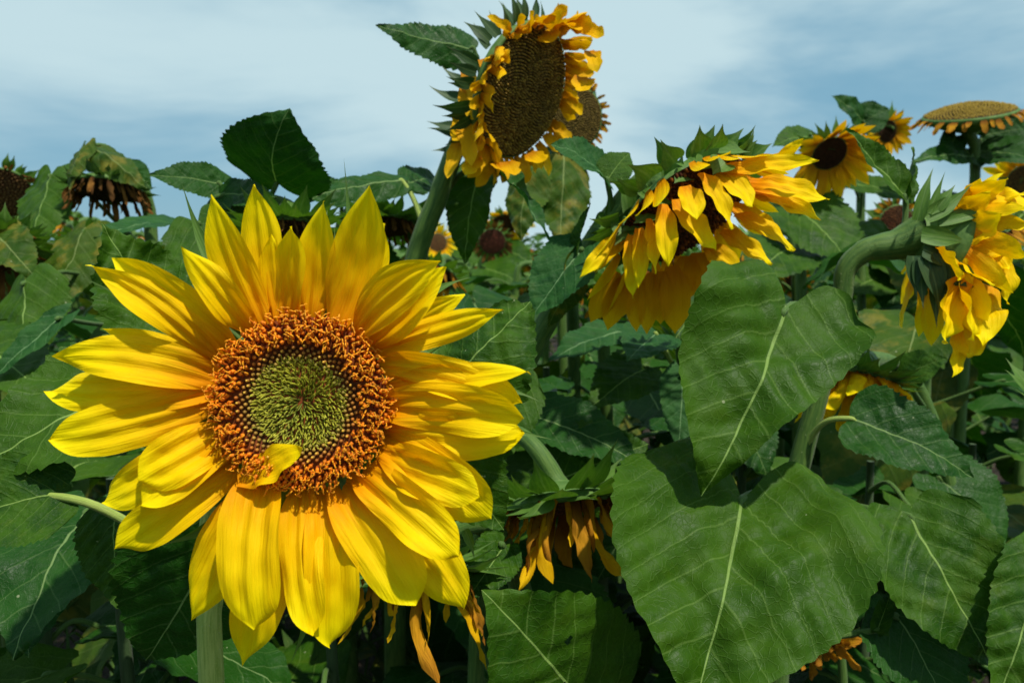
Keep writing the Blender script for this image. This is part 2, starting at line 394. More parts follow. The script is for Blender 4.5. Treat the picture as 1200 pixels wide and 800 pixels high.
# ------------------------------------------------------------------ plant parts
def leaf(R, base, tip, w, n=(0, .6, .8), bend=-.5, fold=.12, arc=0., twist=0., side=0., cord=.2, mat='leaf', pet=None,
         res=(60, 22), teeth=.085, wave=.018, quilt=.010, crumple=.012, hole=None, pr=.0036, px=True, bendp=1.2, prof='leaf', wavef=2.5, pmat='stem', asym=0.):
    """one leaf; base/tip/petiole are (px, py, distance) or world points, w is its width in px at mid distance"""
    if px:
        dm = (base[2] + tip[2]) / 2; B, E = T(*base), T(*tip); wm = w / FPX * dm; nn = N(*n)
        Pp = [T(*q) for q in pet] if pet else None
    else:
        B, E, wm, nn, Pp = np.asarray(base, float), np.asarray(tip, float), w, unit(np.asarray(n, float)), pet
    wr = wm / np.linalg.norm(E - B)
    v, f, uv, tl = blade(prof, res[0], res[1], wr, cord, bend, bendp, side, arc, fold, twist, wave, wavef, quilt, teeth, 17, 0, crumple, asym)
    W, s = place(v, tl, B, E, nn)
    if hole is not None:                       # (u, v, ru, rv) eaten out of the blade
        c = uv[f].mean(1); keep = np.ones(len(f), bool)
        for (hu, hv, ru, rv) in hole:
            keep &= ((c[:, 0] - hu) / ru) ** 2 + ((c[:, 1] - hv) / rv) ** 2 > 1
        f = f[keep]
    o = R.add('leaf', W, f, M[mat], uv=uv)
    if Pp is not None:
        dirn = W[(res[0] // 6) * (res[1] + 1) + res[1] // 2] - B
        Pp = Pp + [B - nn * pr * .3 + dirn * .02, B + dirn * .35 - nn * pr * .25]
        tv, tf, tuv = tube(Pp, [pr * 1.35, pr, pr, pr * .9, pr * .3], 16, 7)
        R.add('petiole', tv, tf, M[pmat], o, uv=tuv)
    return o

def petal(R, part, B, E, wr, nn, name='petal', mat='petal', prof='petal', res=(16, 8), **k):
    v, f, uv, tl = blade(prof, res[0], res[1], wr, **k)
    W, s = place(v, tl, B, E, nn)
    uv = uv.copy(); uv[:, 0] = (uv[:, 0] - .5) / max(wr, 1e-3) * .5 + .5
    return R.add(name, W, f, M[mat], part, uv=uv)

def frame(n):
    e1 = unit(np.cross(ZUP if abs(n[2]) < .9 else np.array([1., 0, 0]), n)); e2 = np.cross(n, e1)
    return e1, e2

def lathe(C, n, prof, sides=28):
    e1, e2 = frame(n); v = []
    for (r, h) in prof:
        for j in range(sides):
            a = 2 * pi * j / sides; v.append(C + n * h + r * (cos(a) * e1 + sin(a) * e2))
    f = grid_faces(len(prof) - 1, sides, True).tolist()
    f.append([(len(prof) - 1) * sides + j for j in range(sides)]); f.append(list(range(sides))[::-1])
    return np.array(v), f

def receptacle(R, C, n, r, depth=.5, neck=.24, mat='recept'):
    prof = [(neck * r, -depth * r), (neck * 1.5 * r, -depth * .88 * r), (.62 * r, -depth * .68 * r), (.86 * r, -depth * .38 * r), (.98 * r, -.1 * r), (1.02 * r, .0), (.98 * r, .035 * r), (.9 * r, .03 * r)]
    v, f = lathe(C, n, prof, 26)
    return R.add('flower_head', v, f, M[mat])

def disc_h(q, dome): return dome * (1 - q ** 2) + .035

def disc(R, part, C, n, r, mat, dome=.06):
    prof = [(r * q, r * (disc_h(q, dome) - .01)) for q in (.97, .9, .75, .6, .45, .3, .15, .02)]
    v, f = lathe(C, n, prof, 26)
    return R.add('disc', v, f, M[mat], part)

def seeds(R, part, C, n, r, count, cols, dome=.06, bump=.035, jit=.15, rim=None):
    """spiral of small blunt florets over a ripe disc, as one mesh"""
    e1, e2 = frame(n); k = np.arange(count); q = np.sqrt((k + .5) / count); a = k * 2.399963
    pr = rng.random((count, 4)); sp = 1.6 * r / math.sqrt(count) * .52
    V, F, Cc = [], [], []
    for i in range(count):
        rad = cos(a[i]) * e1 + sin(a[i]) * e2; tg = np.cross(n, rad)
        p = C + rad * r * .95 * q[i] + n * r * disc_h(q[i], dome)
        hh = bump * r * (.6 + .9 * pr[i, 0]); t = (pr[i, 1] - .5) * sp * jit * 6
        b = len(V); s = sp
        for (x, y) in ((1, 0), (0, 1), (-1, 0), (0, -1)): V.append(p + s * (x * rad + y * tg))
        for (x, y) in ((1, 0), (0, 1), (-1, 0), (0, -1)): V.append(p + n * hh + .55 * s * (x * rad + y * tg) + rad * t * .4 + tg * t)
        for j in range(4): F.append([b + j, b + (j + 1) % 4, b + 4 + (j + 1) % 4, b + 4 + j])
        F.append([b + 4, b + 5, b + 6, b + 7])
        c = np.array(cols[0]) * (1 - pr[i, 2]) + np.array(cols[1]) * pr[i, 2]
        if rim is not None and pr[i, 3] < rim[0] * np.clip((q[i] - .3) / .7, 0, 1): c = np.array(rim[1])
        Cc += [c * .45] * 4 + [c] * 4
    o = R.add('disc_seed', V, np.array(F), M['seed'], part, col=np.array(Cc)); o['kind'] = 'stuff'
    return o

def ring(R, part, C, n, r, count, ln, wr, elev=.1, grav=.0, name='petal', mat='petal', prof='petal', spread=(0, 2 * pi), jl=.2, ja=.12,
         je=.25, bend=(-.5, .3), twist=.3, arc=(.2, .6), rad=.98, lift=0., res=(12, 6), side=.3, groove=.05, crumple=0., skip=0., away=None):
    e1, e2 = frame(n)
    for i in range(count):
        if skip and rng.random() < skip: continue
        a = spread[0] + (spread[1] - spread[0]) * (i + .5) / count + U(-ja, ja)
        rd = cos(a) * e1 + sin(a) * e2; el = elev + U(-je, je)
        d = unit(rd * cos(el) + n * sin(el)); nn = unit(-rd * sin(el) + n * cos(el))
        d2 = unit(d - ZUP * grav * U(.7, 1.2))
        if away is not None: d2 = unit(d2 + away)
        B = C + rd * r * rad + n * r * lift; L = ln * (1 + U(-jl, jl))
        petal(R, part, B, B + d2 * L, wr * U(.8, 1.2), nn, name, mat, prof, res, bend=U(*bend), twist=U(-twist, twist), arc=U(*arc),
              side=U(-side, side), groove=groove, crumple=crumple)

def stem(R, pts, r, mat='stem', n=40, sides=12, ridge=.03, name='stem'):
    v, f, uv = tube(pts, r, n, sides, ridge)
    return R.add(name, v, f, M[mat], uv=uv)

def hairs(R, part, pts, r, count, ln, r0=0., r1=1.):
    C = spline(pts, 200); V, F = [], []
    rr = np.interp(np.linspace(0, 1, 200), np.linspace(0, 1, len(r)), r)
    for i in range(count):
        k = int(U(r0, r1) * 198); t = unit(C[k + 1] - C[k]); a = unit(np.cross(t, rng.normal(size=3)))
        d = unit(a + t * U(-.5, .3)); s = np.cross(t, a); p = C[k] + a * rr[k] * .97; L = ln * U(.5, 1.2)
        b = len(V); V += [p + s * .00030, p - s * .00030, p + d * L]; F.append([b, b + 1, b + 2])
    o = R.add('stem_hair', V, np.array(F), M['hair'], part, smooth=False); o['kind'] = 'stuff'

def plant(label, ground_px, d, group=None, name='sunflower_plant'):
    g = T(ground_px, 400, d); return Root(name, label, 'sunflower', (g[0], g[1], 0), group)
def down(R, p, back=.0):                      # stem points from the soil up to a world point
    g = R.loc; return [g - ZUP * .02, g + (p - g) * .35 + np.array([.012, back, 0]), g + (p - g) * .72]

# ------------------------------------------------------------------ ground
def ground():
    n = 60; xs = np.sign(np.linspace(-1, 1, n + 1)) * np.abs(np.linspace(-1, 1, n + 1)) ** 3 * 400
    X, Y = np.meshgrid(xs, xs + 2, indexing='ij'); Z = .02 * np.sin(X * 9) * np.sin(Y * 7 + 1) * (np.abs(X) < 8)
    o = mk('ground', np.stack([X, Y, Z], -1).reshape(-1, 3), grid_faces(n, n), M['soil']); o['kind'] = 'structure'
ground()

# ------------------------------------------------------------------ the large open sunflower in front
def floret_mesh(R, part, C, n, r):
    e1, e2 = frame(n); cnt = 900
    sets = {'green': ([], [], []), 'bud': ([], [], []), 'open': ([], [], [])}
    def H(q): return r * (.10 * math.exp(-((q - .80) / .22) ** 2) + .02 + .03 * math.exp(-(q / .3) ** 2))
    def cone(S, p, axis, s1, s2, path, rad, cols, sides=4):
        V, F, Cc = S; b = len(V)
        for i, (h, off) in enumerate(path):
            for j in range(sides):
                a = 2 * pi * j / sides + .4
                V.append(p + axis * h + off + rad[i] * (cos(a) * s1 + sin(a) * s2)); Cc.append(cols[i])
        m = len(path)
        for i in range(m - 1):
            for j in range(sides):
                F.append([b + i * sides + j, b + i * sides + (j + 1) % sides, b + (i + 1) * sides + (j + 1) % sides, b + (i + 1) * sides + j])
        F.append([b + (m - 1) * sides + j for j in range(sides)])
    for k in range(cnt):
        q = math.sqrt((k + .5) / cnt); a = k * 2.399963
        rd = cos(a) * e1 + sin(a) * e2; tg = np.cross(n, rd); p = C + rd * r * q + n * H(q)
        # the still-closed heart sits a little low and to the left
        qq = q + .06 * np.dot(rd, unit(-RT * .6 - UP * .8)) * -1 + U(-.025, .025)
        if qq < .505: continue
        elif 0:
            g = (.60 + .5 * rng.random()); t = qq / .44
            c = np.array([.28, .36, .04]) * g * (1 - t) + np.array([.40, .43, .05]) * g * t
            if qq < .10: c = c * .55
            L = r * U(.09, .15); ax = unit(n + rd * U(.3, 1.1) + tg * U(-.4, .4)); w = r * .0235
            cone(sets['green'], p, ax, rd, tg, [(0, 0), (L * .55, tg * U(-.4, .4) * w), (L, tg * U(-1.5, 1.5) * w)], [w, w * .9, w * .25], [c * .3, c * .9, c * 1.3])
        elif qq < .69:
            t = (qq - .50) / .19; g = .7 + .5 * rng.random()
            c = (np.array([.36, .30, .05]) * (1 - t) + np.array([.42, .13, .015]) * t) * g
            w = r * .0245; L = r * U(.06, .085)
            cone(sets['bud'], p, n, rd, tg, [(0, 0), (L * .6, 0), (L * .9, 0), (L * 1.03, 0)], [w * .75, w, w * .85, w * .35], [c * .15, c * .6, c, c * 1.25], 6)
            if qq > .60 and rng.random() < .25:
                cone(sets['open'], p + n * L, unit(n + rd * U(-.2, .2)), rd, tg, [(0, 0), (r * .02, 0), (r * .045, 0), (r * .05, 0)], [w * .4, w * .4, w * .62, w * .2], [np.array([.5, .2, .01])] * 2 + [np.array([.85, .52, .06])] * 2, 5)
        else:
            g = .72 + .45 * rng.random(); c0 = np.array([.42, .085, .008]) * g; c1 = np.array([.90, .25, .006]) * g; c2 = np.array([1.0, .42, .012]) * g
            out = (qq - .66) / .34
            ax = unit(n + rd * (.2 + .55 * out) * U(.5, 1.3) + tg * U(-.35, .35)); s1 = unit(np.cross(ax, tg)); s2 = np.cross(ax, s1)
            L = r * U(.07, .14); w = r * .0185
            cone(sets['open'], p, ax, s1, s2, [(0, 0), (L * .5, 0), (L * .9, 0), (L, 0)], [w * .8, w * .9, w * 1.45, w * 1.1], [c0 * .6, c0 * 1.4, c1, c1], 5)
            if rng.random() < .82:        # forked stigma, both arms curling back
                sd_ = unit(s1 * U(-1, 1) + s2 * U(-1, 1)); st = p + ax * L
                up = r * U(.03, .08)
                for sg in (1, -1):
                    cr = r * U(.016, .032); th0 = U(2.6, 4.6); m = 6
                    pts = [(0, 0 * sd_)]
                    for i in range(1, m):
                        th = th0 * i / (m - 1)
                        pts.append((up + cr * math.sin(th), sg * sd_ * cr * (1 - cos(th))))
                    cone(sets['open'], st, ax, s1, s2, pts, [w * .5, w * .48, w * .45, w * .42, w * .38, w * .2], [c1, c1, c2, c2, c2 * 1.1, c2 * 1.1], 4)
    m2 = 1150                              # the tight green heart, finer strands
    for k in range(m2):
        q = .53 * math.sqrt((k + .5) / m2); a = k * 2.399963
        rd = cos(a) * e1 + sin(a) * e2; tg = np.cross(n, rd); p = C + rd * r * q + n * H(q)
        qq = q + .06 * np.dot(rd, unit(RT * .6 + UP * .8))
        if qq > .515: continue
        t = qq / .44; g = .55 + .6 * rng.random()
        c = (np.array([.36, .38, .025]) * (1 - t) + np.array([.46, .43, .035]) * t) * g * (.6 if q < .08 else 1)
        L = r * U(.09, .15); sw = tg * U(-.5, .5); ax = unit(n + rd * U(.35, 1.1) + sw); w = r * U(.0085, .012)
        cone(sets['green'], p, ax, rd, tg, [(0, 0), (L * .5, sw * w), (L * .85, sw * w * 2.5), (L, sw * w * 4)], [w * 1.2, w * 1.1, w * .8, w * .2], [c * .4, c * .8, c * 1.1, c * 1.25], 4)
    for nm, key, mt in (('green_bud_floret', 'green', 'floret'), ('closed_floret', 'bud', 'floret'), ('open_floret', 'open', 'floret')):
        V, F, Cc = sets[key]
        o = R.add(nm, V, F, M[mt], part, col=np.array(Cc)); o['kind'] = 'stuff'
    prof = [(r * q, H(q) - r * .004) for q in (1.0, .9, .8, .7, .6, .5, .4, .3, .2, .1, .01)]
    v, f = lathe(C, n, prof, 40)
    cc = np.repeat([[.20, .045, .008]] * 4 + [[.09, .03, .008]] * 2 + [[.07, .08, .012]] * 5, 40, axis=0)
    R.add('disc', v, f, M['seed'], part, col=cc)

HERO = plant('large fully open yellow sunflower facing the camera with green-centred orange disc', 260, .57)
hd = .505; hC = T(355, 470, hd); hn = N(.05, .06, 1)
hr = 99 / FPX * hd
sp = [T(248, 800, .57), T(248, 690, .575), T(252, 600, .58), T(290, 525, .585), T(325, 485, .565), T(345, 475, .54)]
spp = down(HERO, sp[0]) + sp
hs = stem(HERO, spp, [.011, .0100, .0095, .009, .0085, .0085, .009, .010, .012, .014], 'stem_pale', 70, 16, .035)
hairs(HERO, hs, spp, [.011, .0100, .0095, .009, .0085, .0085, .009, .010, .012, .014], 700, .003, .3, .85)
hh = receptacle(HERO, hC, hn, hr * .98, .45)
floret_mesh(HERO, hh, hC, hn, hr)

# base x, y, tip x, y, width, forward cm at the tip, bend, side, arc, twist, layer
HP = [
 (318,372, 299,216, 54, 1.0, .25, .00, .35, .0, 2),
 (306,384, 247,229, 50, 2.2, .45, .18, .45, .15, 0),
 (292,386, 212,289, 42, 2.8, -.35, -.25, .55, -.35, 0),
 (266,408, 131,302, 60, 2.0, -.75, -.42, .45, .0, 1),
 (251,420, 106,310, 40, 2.6, -.75, -.30, .55, .25, 0),
 (247,444, 64,419, 58, 2.0, -1.0, -.35, .45, .0, 0),
 (250,452, 61,458, 50, 1.0, -1.2, .15, .45, .1, 2),
 (248,464, 58,515, 62, 2.2, -.55, .22, .35, .0, 0),
 (254,492, 121,588, 52, 1.5, -.75, .42, .45, -.2, 2),
 (258,506, 161,563, 64, 2.4, -.5, .10, .35, .0, 0),
 (264,524, 165,592, 48, 2.4, -.5, .10, .40, .0, 1),
 (280,540, 134,643, 56, 1.8, -.55, .10, .45, .0, 2),
 (306,562, 298,737, 74, 3.0, -.85, -.05, .45, .0, 0),
 (300,575, 224,727, 62, .8, -.6, -.12, .40, .0, 4),
 (345,600, 283,783, 60, .6, -.4, .06, .40, .0, 4),
 (357,574, 368,742, 50, 2.6, -.75, -.04, .45, .0, 1),
 (384,575, 386,757, 62, 2.0, -.75, .16, .40, .0, 2),
 (404,573, 488,708, 74, 2.4, -.70, .06, .45, .0, 1),
 (430,560, 538,652, 56, 3.0, -.70, .18, .55, .1, 0),
 (438,562, 543,712, 64, 1.6, -.50, .18, .40, .0, 2),
 (448,540, 562,582, 52, 2.8, -.70, .28, .50, .0, 0),
 (452,522, 576,608, 62, 2.0, -.70, .40, .40, .0, 1),
 (456,500, 613,505, 52, 2.0, -.75, -.20, .40, .0, 1),
 (458,476, 614,490, 54, 2.6, -.75, .25, .50, .1, 0),
 (458,450, 619,435, 32, 3.0, .15, -.12, .55, .5, 0),
 (450,424, 611,472, 44, 1.8, -.75, .50, .45, .0, 1),
 (444,408, 591,363, 36, 1.6, .1, .12, .50, .35, 2),
 (428,396, 521,312, 54, 2.2, -.35, -.12, .45, .0, 1),
 (420,386, 517,306, 46, 3.2, -.6, .25, .50, .2, 0),
 (397,376, 433,218, 58, 2.4, .45, -.22, .40, .0, 0),
 (366,368, 379,236, 46, 1.8, .3, .00, .40, .0, 1),
 (334,370, 342,265, 38, 2.2, .2, .05, .45, .0, 0),
 (410,378, 452,262, 40, .8, .1, .05, .40, .0, 3),
 (349,366, 362,268, 38, 1.0, .2, .00, .40, .0, 3),
 (325,372, 318,275, 38, 1.2, .2, .0, .40, .0, 3),
 (438,402, 545,345, 36, .6, -.2, .05, .40, .0, 3),
 (456,462, 560,452, 40, 1.2, -.4, .05, .40, .0, 3),
 (456,490, 560,520, 40, 1.2, -.4, .05, .40, .0, 3),
 (445,545, 520,640, 42, 1.0, -.4, .05, .40, .0, 3),
 (255,436, 120,385, 42, 1.0, -.4, .05, .40, .0, 3),
 (250,478, 130,500, 46, 1.0, -.4, .05, .40, .0, 3),
]
for (bx, by, tx, ty, w, fw, bend, side, arc, tw, lay) in HP:
    bx, by = 355 + (bx - 355) * .93, 470 + (by - 470) * .93
    b3 = T(bx, by, hd + .002 + .0022 * lay); e3 = T(tx, ty, hd + .0035 * lay - fw * .011)
    ln = math.hypot(tx - bx, ty - by)
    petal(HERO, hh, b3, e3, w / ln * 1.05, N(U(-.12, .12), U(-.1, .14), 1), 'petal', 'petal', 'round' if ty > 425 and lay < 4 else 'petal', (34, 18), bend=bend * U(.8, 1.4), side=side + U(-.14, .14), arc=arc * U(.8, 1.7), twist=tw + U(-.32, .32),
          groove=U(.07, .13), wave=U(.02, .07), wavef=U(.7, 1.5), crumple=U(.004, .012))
# the ray that has fallen over the disc
petal(HERO, hh, T(279, 562, hd - .012), T(354, 524, hd - .030), .46, N(-.1, .5, 1), 'petal', 'petal', 'slim', (24, 10), bend=.6, arc=.5, twist=.3, groove=.06, crumple=.02, wave=.03)
# slender bract tips that show between and behind the rays
HB = [(262,330,213,214,16,.3),(300,370,262,262,14,.2),(230,400,90,322,14,-.2),(418,352,403,185,13,.05),(300,350,315,245,12,.3),(318,345,322,282,10,.1),(404,360,392,262,14,.2),
      (480,360,552,325,14,.5),(500,410,560,378,18,.6),(560,450,632,470,12,.4),(570,500,648,515,10,.1),(545,620,556,655,12,.2),(300,600,215,632,12,-.3),(285,590,180,640,18,.5),
      (370,700,340,778,10,.1),(250,500,40,465,14,.0),(290,570,205,590,30,.2),(250,640,268,625,10,0), (440,370,432,262,12,.1)]
for (bx, by, tx, ty, w, sd_) in HB:
    ln = math.hypot(tx - bx, ty - by)
    petal(HERO, hh, T(bx, by, hd + .022), T(tx, ty, hd + .025), w / ln, N(0, .1, 1), 'bract', 'bract', 'bract', (18, 6), bend=U(-.3, .6), side=sd_, arc=.7, twist=.3)
ring(HERO, hh, hC, hn, hr, 22, .075, .34, -.35, 0, 'bract', 'bract', 'bract', lift=-.12, res=(12, 6), arc=(.3, .6))

# leaves of the plant in front
leaf(HERO, (214,392,.66), (120,262,.66), 130, (.55,.1,.85), .9, .45, -.5, 0, .1, .1, 'leaf', [(285,560,.60),(250,450,.64)], wave=.05, quilt=.022, crumple=.03, teeth=.12)
leaf(HERO, (185,440,.70), (-40,560,.62), 190, (.1,.75,.65), -.6, .05, .2, 0, .2, .2, 'leaf', [(275,640,.6),(240,520,.66)], quilt=.012)
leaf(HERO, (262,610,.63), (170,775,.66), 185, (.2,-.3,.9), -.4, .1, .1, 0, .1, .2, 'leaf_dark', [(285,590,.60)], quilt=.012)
leaf(HERO, (60,580,.62), (-60,615,.60), 120, (.2,.5,.85), -.5, .15, .2, .1, -.1, .25, 'leaf', [(300,690,.62),(200,640,.64),(140,606,.63),(100,588,.62)], pmat='stem_pale')
leaf(HERO, (135,600,.72), (140,712,.70), 86, (-.2,.2,1), -.5, .2, .2, 0, .1, .2, 'leaf', [(270,650,.6),(200,610,.7)], quilt=.014)
leaf(HERO, (520,455,.62), (622,352,.64), 150, (-.25,.3,.9), -.7, -.1, -.4, 0, -.3, .15, 'leaf', [(300,540,.59),(420,500,.62)], quilt=.02, crumple=.025, wave=.04)
leaf(HERO, (505,505,.66), (590,620,.66), 120, (.1,.1,1), -.5, .1, .2, 0, 0, .2, 'leaf', [(310,560,.59),(420,520,.64)])

# ------------------------------------------------------------------ tall ripe head against the sky
def seedhead(R, C, n, r, depth=.45, cnt=1200, cols=((.05, .03, .008), (.16, .10, .022)), rim=None, dome=.08, rec='recept'):
    h = receptacle(R, C, n, r, depth, mat=rec); disc(R, h, C, n, r, 'disc_seed', dome)
    seeds(R, h, C, n, r, cnt, cols, dome, rim=rim); return h

TALL = plant('tallest sunflower with large brown seed disc and shrivelled yellow rays against the sky', 430, 1.25)
tC, tn, tr = T(612, 108, 1.15), N(.75, -.43, .50), .098
th = seedhead(TALL, tC, tn, tr * .99, .42, 1500, ((.13, .075, .012), (.34, .21, .035)), (.3, (.40, .26, .035)), .15)
ts = [T(470, 400, 1.24), T(488, 300, 1.22), T(512, 235, 1.20), T(532, 180, 1.19), T(556, 135, 1.195), tC - tn * tr * .5, tC - tn * tr * .35]
stem(TALL, down(TALL, ts[0]) + ts, [.019, .018, .017, .017, .016, .015, .014, .014, .016, .03], 'stem', 60, 12)
ring(TALL, th, tC, tn, tr, 26, .042, .36, -.4, 0, 'bract', 'bract_dark', 'bract', lift=-.12, bend=(-1.0, .2), res=(14, 6), je=.35, jl=.3, skip=.2)
ring(TALL, th, tC, tn, tr, 14, .04, .36, -.75, 0, 'bract', 'bract_dark', 'bract', lift=-.25, rad=.9, bend=(-1.0, .4), res=(14, 6), je=.3)
ring(TALL, th, tC, tn, tr, 44, .040, .5, .15, .6, 'petal', 'petal_old', 'dry', bend=(-1.0, 1.0), twist=1.2, arc=(.7, 1.8), je=.5, jl=.45, crumple=.03, res=(14, 7), lift=.03, side=.7)
e = [(565,70,590,92,24), (545,80,560,120,22), (600,45,585,70,20), (545,100,562,140,24), (545,120,530,165,24), (540,140,553,195,24), (540,160,525,210,22), (560,180,545,205,20), (590,190,600,205,26), (620,180,640,188,20),
     (640,30,648,50,24), (660,25,675,35,24), (672,30,695,30,22), (680,35,708,42,20), (690,60,700,85,18), (680,90,690,105,20), (600,52,622,48,22), (615,30,640,28,26)]
for (bx, by, tx, ty, w) in e:
    petal(TALL, th, T(bx, by, 1.13), T(tx, ty, 1.10), w / math.hypot(tx - bx, ty - by) * .8, N(U(-.4, .4), U(0, .5), 1), 'petal', 'petal_old', 'dry', (16, 8), bend=U(-.8, 1.), twist=U(-.8, .8), arc=U(.4, .9), crumple=.02, groove=.06, side=U(-.5, .5))
ring(TALL, th, tC, tn, tr, 40, .036, .55, .95, .35, 'petal', 'petal_old', 'dry', bend=(-1.2, .6), twist=.9, arc=(.6, 1.6), je=.4, jl=.4, crumple=.03, res=(14, 7), lift=.04, side=.6)
for (bx, by, tx, ty) in ((574,38,573,12),(540,98,517,77),(540,113,502,100),(533,147,500,142),(530,157,500,150),(532,172,505,177),(590,28,588,2),(604,22,603,-6),(562,52,555,26),(548,80,528,62),(618,16,628,-8)):
    petal(TALL, th, T(bx + 10, by + 4, 1.18), T(tx, ty, 1.18), .34, N(U(-.3, .3), .3, .9), 'bract', 'bract_dark', 'bract', (18, 6), bend=U(-.8, .8), side=U(-.7, .7), arc=.6)
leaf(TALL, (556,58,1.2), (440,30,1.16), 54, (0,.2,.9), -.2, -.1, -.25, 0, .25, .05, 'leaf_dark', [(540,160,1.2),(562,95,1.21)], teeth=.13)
leaf(TALL, (574,192,1.18), (645,285,1.08), 34, (.5,.5,.6), -.3, .5, .3, .2, .05, .1, 'leaf_blue', [(515,235,1.2),(545,200,1.2)])
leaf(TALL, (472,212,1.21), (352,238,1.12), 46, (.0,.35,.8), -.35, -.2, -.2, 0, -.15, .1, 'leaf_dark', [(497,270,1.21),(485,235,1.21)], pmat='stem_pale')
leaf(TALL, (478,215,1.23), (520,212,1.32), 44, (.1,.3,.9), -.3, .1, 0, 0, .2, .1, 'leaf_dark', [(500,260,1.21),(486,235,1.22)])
leaf(TALL, (560,205,1.26), (545,310,1.24), 62, (-.3,.1,.9), -.5, .25, .3, .2, 0, .2, 'leaf', [(510,235,1.21),(535,205,1.24)], crumple=.03)

BEH = plant('smaller olive seed head half hidden behind the tallest sunflower', 690, 1.62)
bC, bn, br = T(676, 137, 1.5), N(.5, -.18, .85), .058
bh = seedhead(BEH, bC, bn, br, .4, 500, ((.13, .085, .014), (.24, .16, .03)))
bs = [T(672, 400, 1.6), T(668, 280, 1.58), T(660, 200, 1.56), T(655, 155, 1.56), bC - bn * br * .3]
stem(BEH, down(BEH, bs[0]) + bs, [.016, .015, .014, .013, .012, .011, .012, .02], 'stem', 44, 10)
ring(BEH, bh, bC, bn, br, 36, .02, .4, .2, .2, 'petal', 'petal_dry', 'dry', bend=(-1, 1), twist=1., je=.5, res=(8, 4))
ring(BEH, bh, bC, bn, br, 20, .03, .4, -.5, .0, 'bract', 'bract_dark', 'bract', lift=-.1, res=(8, 4))
leaf(BEH, (660,185,1.5), (655,290,1.44), 82, (.1,.2,.9), -.6, -.25, -.4, 0, 0, .25, 'leaf_olive', [(664,230,1.57),(655,190,1.53)], crumple=.04, wave=.04)
leaf(BEH, (620,195,1.48), (610,282,1.42), 60, (-.3,.2,.9), -.5, -.3, -.3, 0, 0, .2, 'leaf_olive', [(666,250,1.57),(640,195,1.52)], crumple=.04)
leaf(BEH, (690,290,1.5), (740,380,1.4), 90, (.2,.7,.7), -.6, .1, .1, 0, 0, .2, 'leaf', [(668,300,1.57)])

# ------------------------------------------------------------------ nodding yellow flower right of the middle
NOD = plant('nodding sunflower with long drooping yellow rays, seen from the side right of centre', 560, 1.12)
nC, nn_, nr = T(800, 248, .97), N(.40, -.74, .42), .094
nh = receptacle(NOD, nC - nn_ * nr * .06, nn_, nr * .80, .42); disc(NOD, nh, nC, nn_, nr, 'disc_dark', .1)
seeds(NOD, nh, nC, nn_, nr, 900, ((.05, .016, .006), (.14, .04, .01)), .1, rim=(.3, (.30, .09, .012)))
ns_ = [T(585, 480, 1.09), T(618, 420, 1.08), T(655, 352, 1.06), T(694, 288, 1.03), T(735, 235, 1.0), T(768, 212, .99), nC - nn_ * nr * .3]
nrr = [.018, .017, .016, .0155, .015, .0145, .015, .017, .021, .03]
nst = stem(NOD, down(NOD, ns_[0]) + ns_, nrr, 'stem', 64, 12)
hairs(NOD, nst, down(NOD, ns_[0]) + ns_, nrr, 400, .003, .3, .9)
NP = [(737,273,679,325,24,.93),(740,276,741,349,22,.90),(748,268,748,337,20,.885),(761,257,767,321,18,.875),(777,240,783,313,26,.86),(803,218,816,258,28,.845),(792,234,839,294,32,.865),
      (822,202,858,269,26,.85),(842,202,883,242,38,.86),(848,200,960,188,26,.86),(905,196,942,162,16,.90),(880,214,971,235,32,.88),(876,224,962,258,26,.89),(862,252,931,294,28,.92),
      (846,270,905,310,28,.96),(829,288,867,328,32,1.0),(870,212,945,250,32,.90),(858,240,915,280,28,.94)]
for (bx, by, tx, ty, w, dd) in NP:
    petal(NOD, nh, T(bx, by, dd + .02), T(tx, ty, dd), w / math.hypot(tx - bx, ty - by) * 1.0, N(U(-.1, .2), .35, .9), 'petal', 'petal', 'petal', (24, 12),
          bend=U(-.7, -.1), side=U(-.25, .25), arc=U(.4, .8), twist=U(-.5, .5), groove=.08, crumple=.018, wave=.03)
NB = [(722,318,692,378,28),(730,326,712,387,24),(748,322,746,389,22),(764,320,758,392,22),(787,312,791,391,32),(806,300,803,354,34),(818,296,822,345,30),(738,318,728,372,26),(775,318,774,380,28),(836,290,850,322,26)]
for (bx, by, tx, ty, w) in NB:
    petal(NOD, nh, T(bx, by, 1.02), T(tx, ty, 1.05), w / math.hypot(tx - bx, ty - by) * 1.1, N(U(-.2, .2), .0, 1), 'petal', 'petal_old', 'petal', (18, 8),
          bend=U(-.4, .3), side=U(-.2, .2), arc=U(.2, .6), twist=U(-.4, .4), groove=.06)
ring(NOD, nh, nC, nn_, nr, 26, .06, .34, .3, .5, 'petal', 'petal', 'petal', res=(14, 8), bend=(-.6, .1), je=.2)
# green bracts along the upper rim: base, tip, width, distance
NG = [(715,262,690,266,28,.99),(735,245,728,207,30,.96),(760,222,752,210,40,.93),(785,212,776,170,34,.93),(800,190,812,202,40,.91),(818,190,838,146,44,.92),(842,184,872,150,34,.93),(868,184,888,164,36,.93),(880,186,905,168,30,.95),
      (745,262,728,272,34,.93),(760,250,742,262,34,.91),(780,232,766,240,36,.90),(806,208,790,215,38,.885),(830,190,815,198,34,.88),(842,178,880,178,36,.90),(720,255,712,225,22,1.0),(735,265,720,288,30,.93),(765,238,745,225,40,.91),(790,215,800,180,34,.92),(850,190,835,205,28,.87)]
for (bx, by, tx, ty, w, dd) in NG:
    L = math.hypot(tx - bx, ty - by); 
    petal(NOD, nh, T(bx, by, dd + .01), T(tx, ty, dd - .005), min(w / L, 1.1), N(U(-.3, .3), .6, .8), 'bract', 'bract', 'bract', (18, 8), bend=U(-.9, .2), side=U(-.4, .4), arc=U(.4, .9), twist=U(-.3, .3))
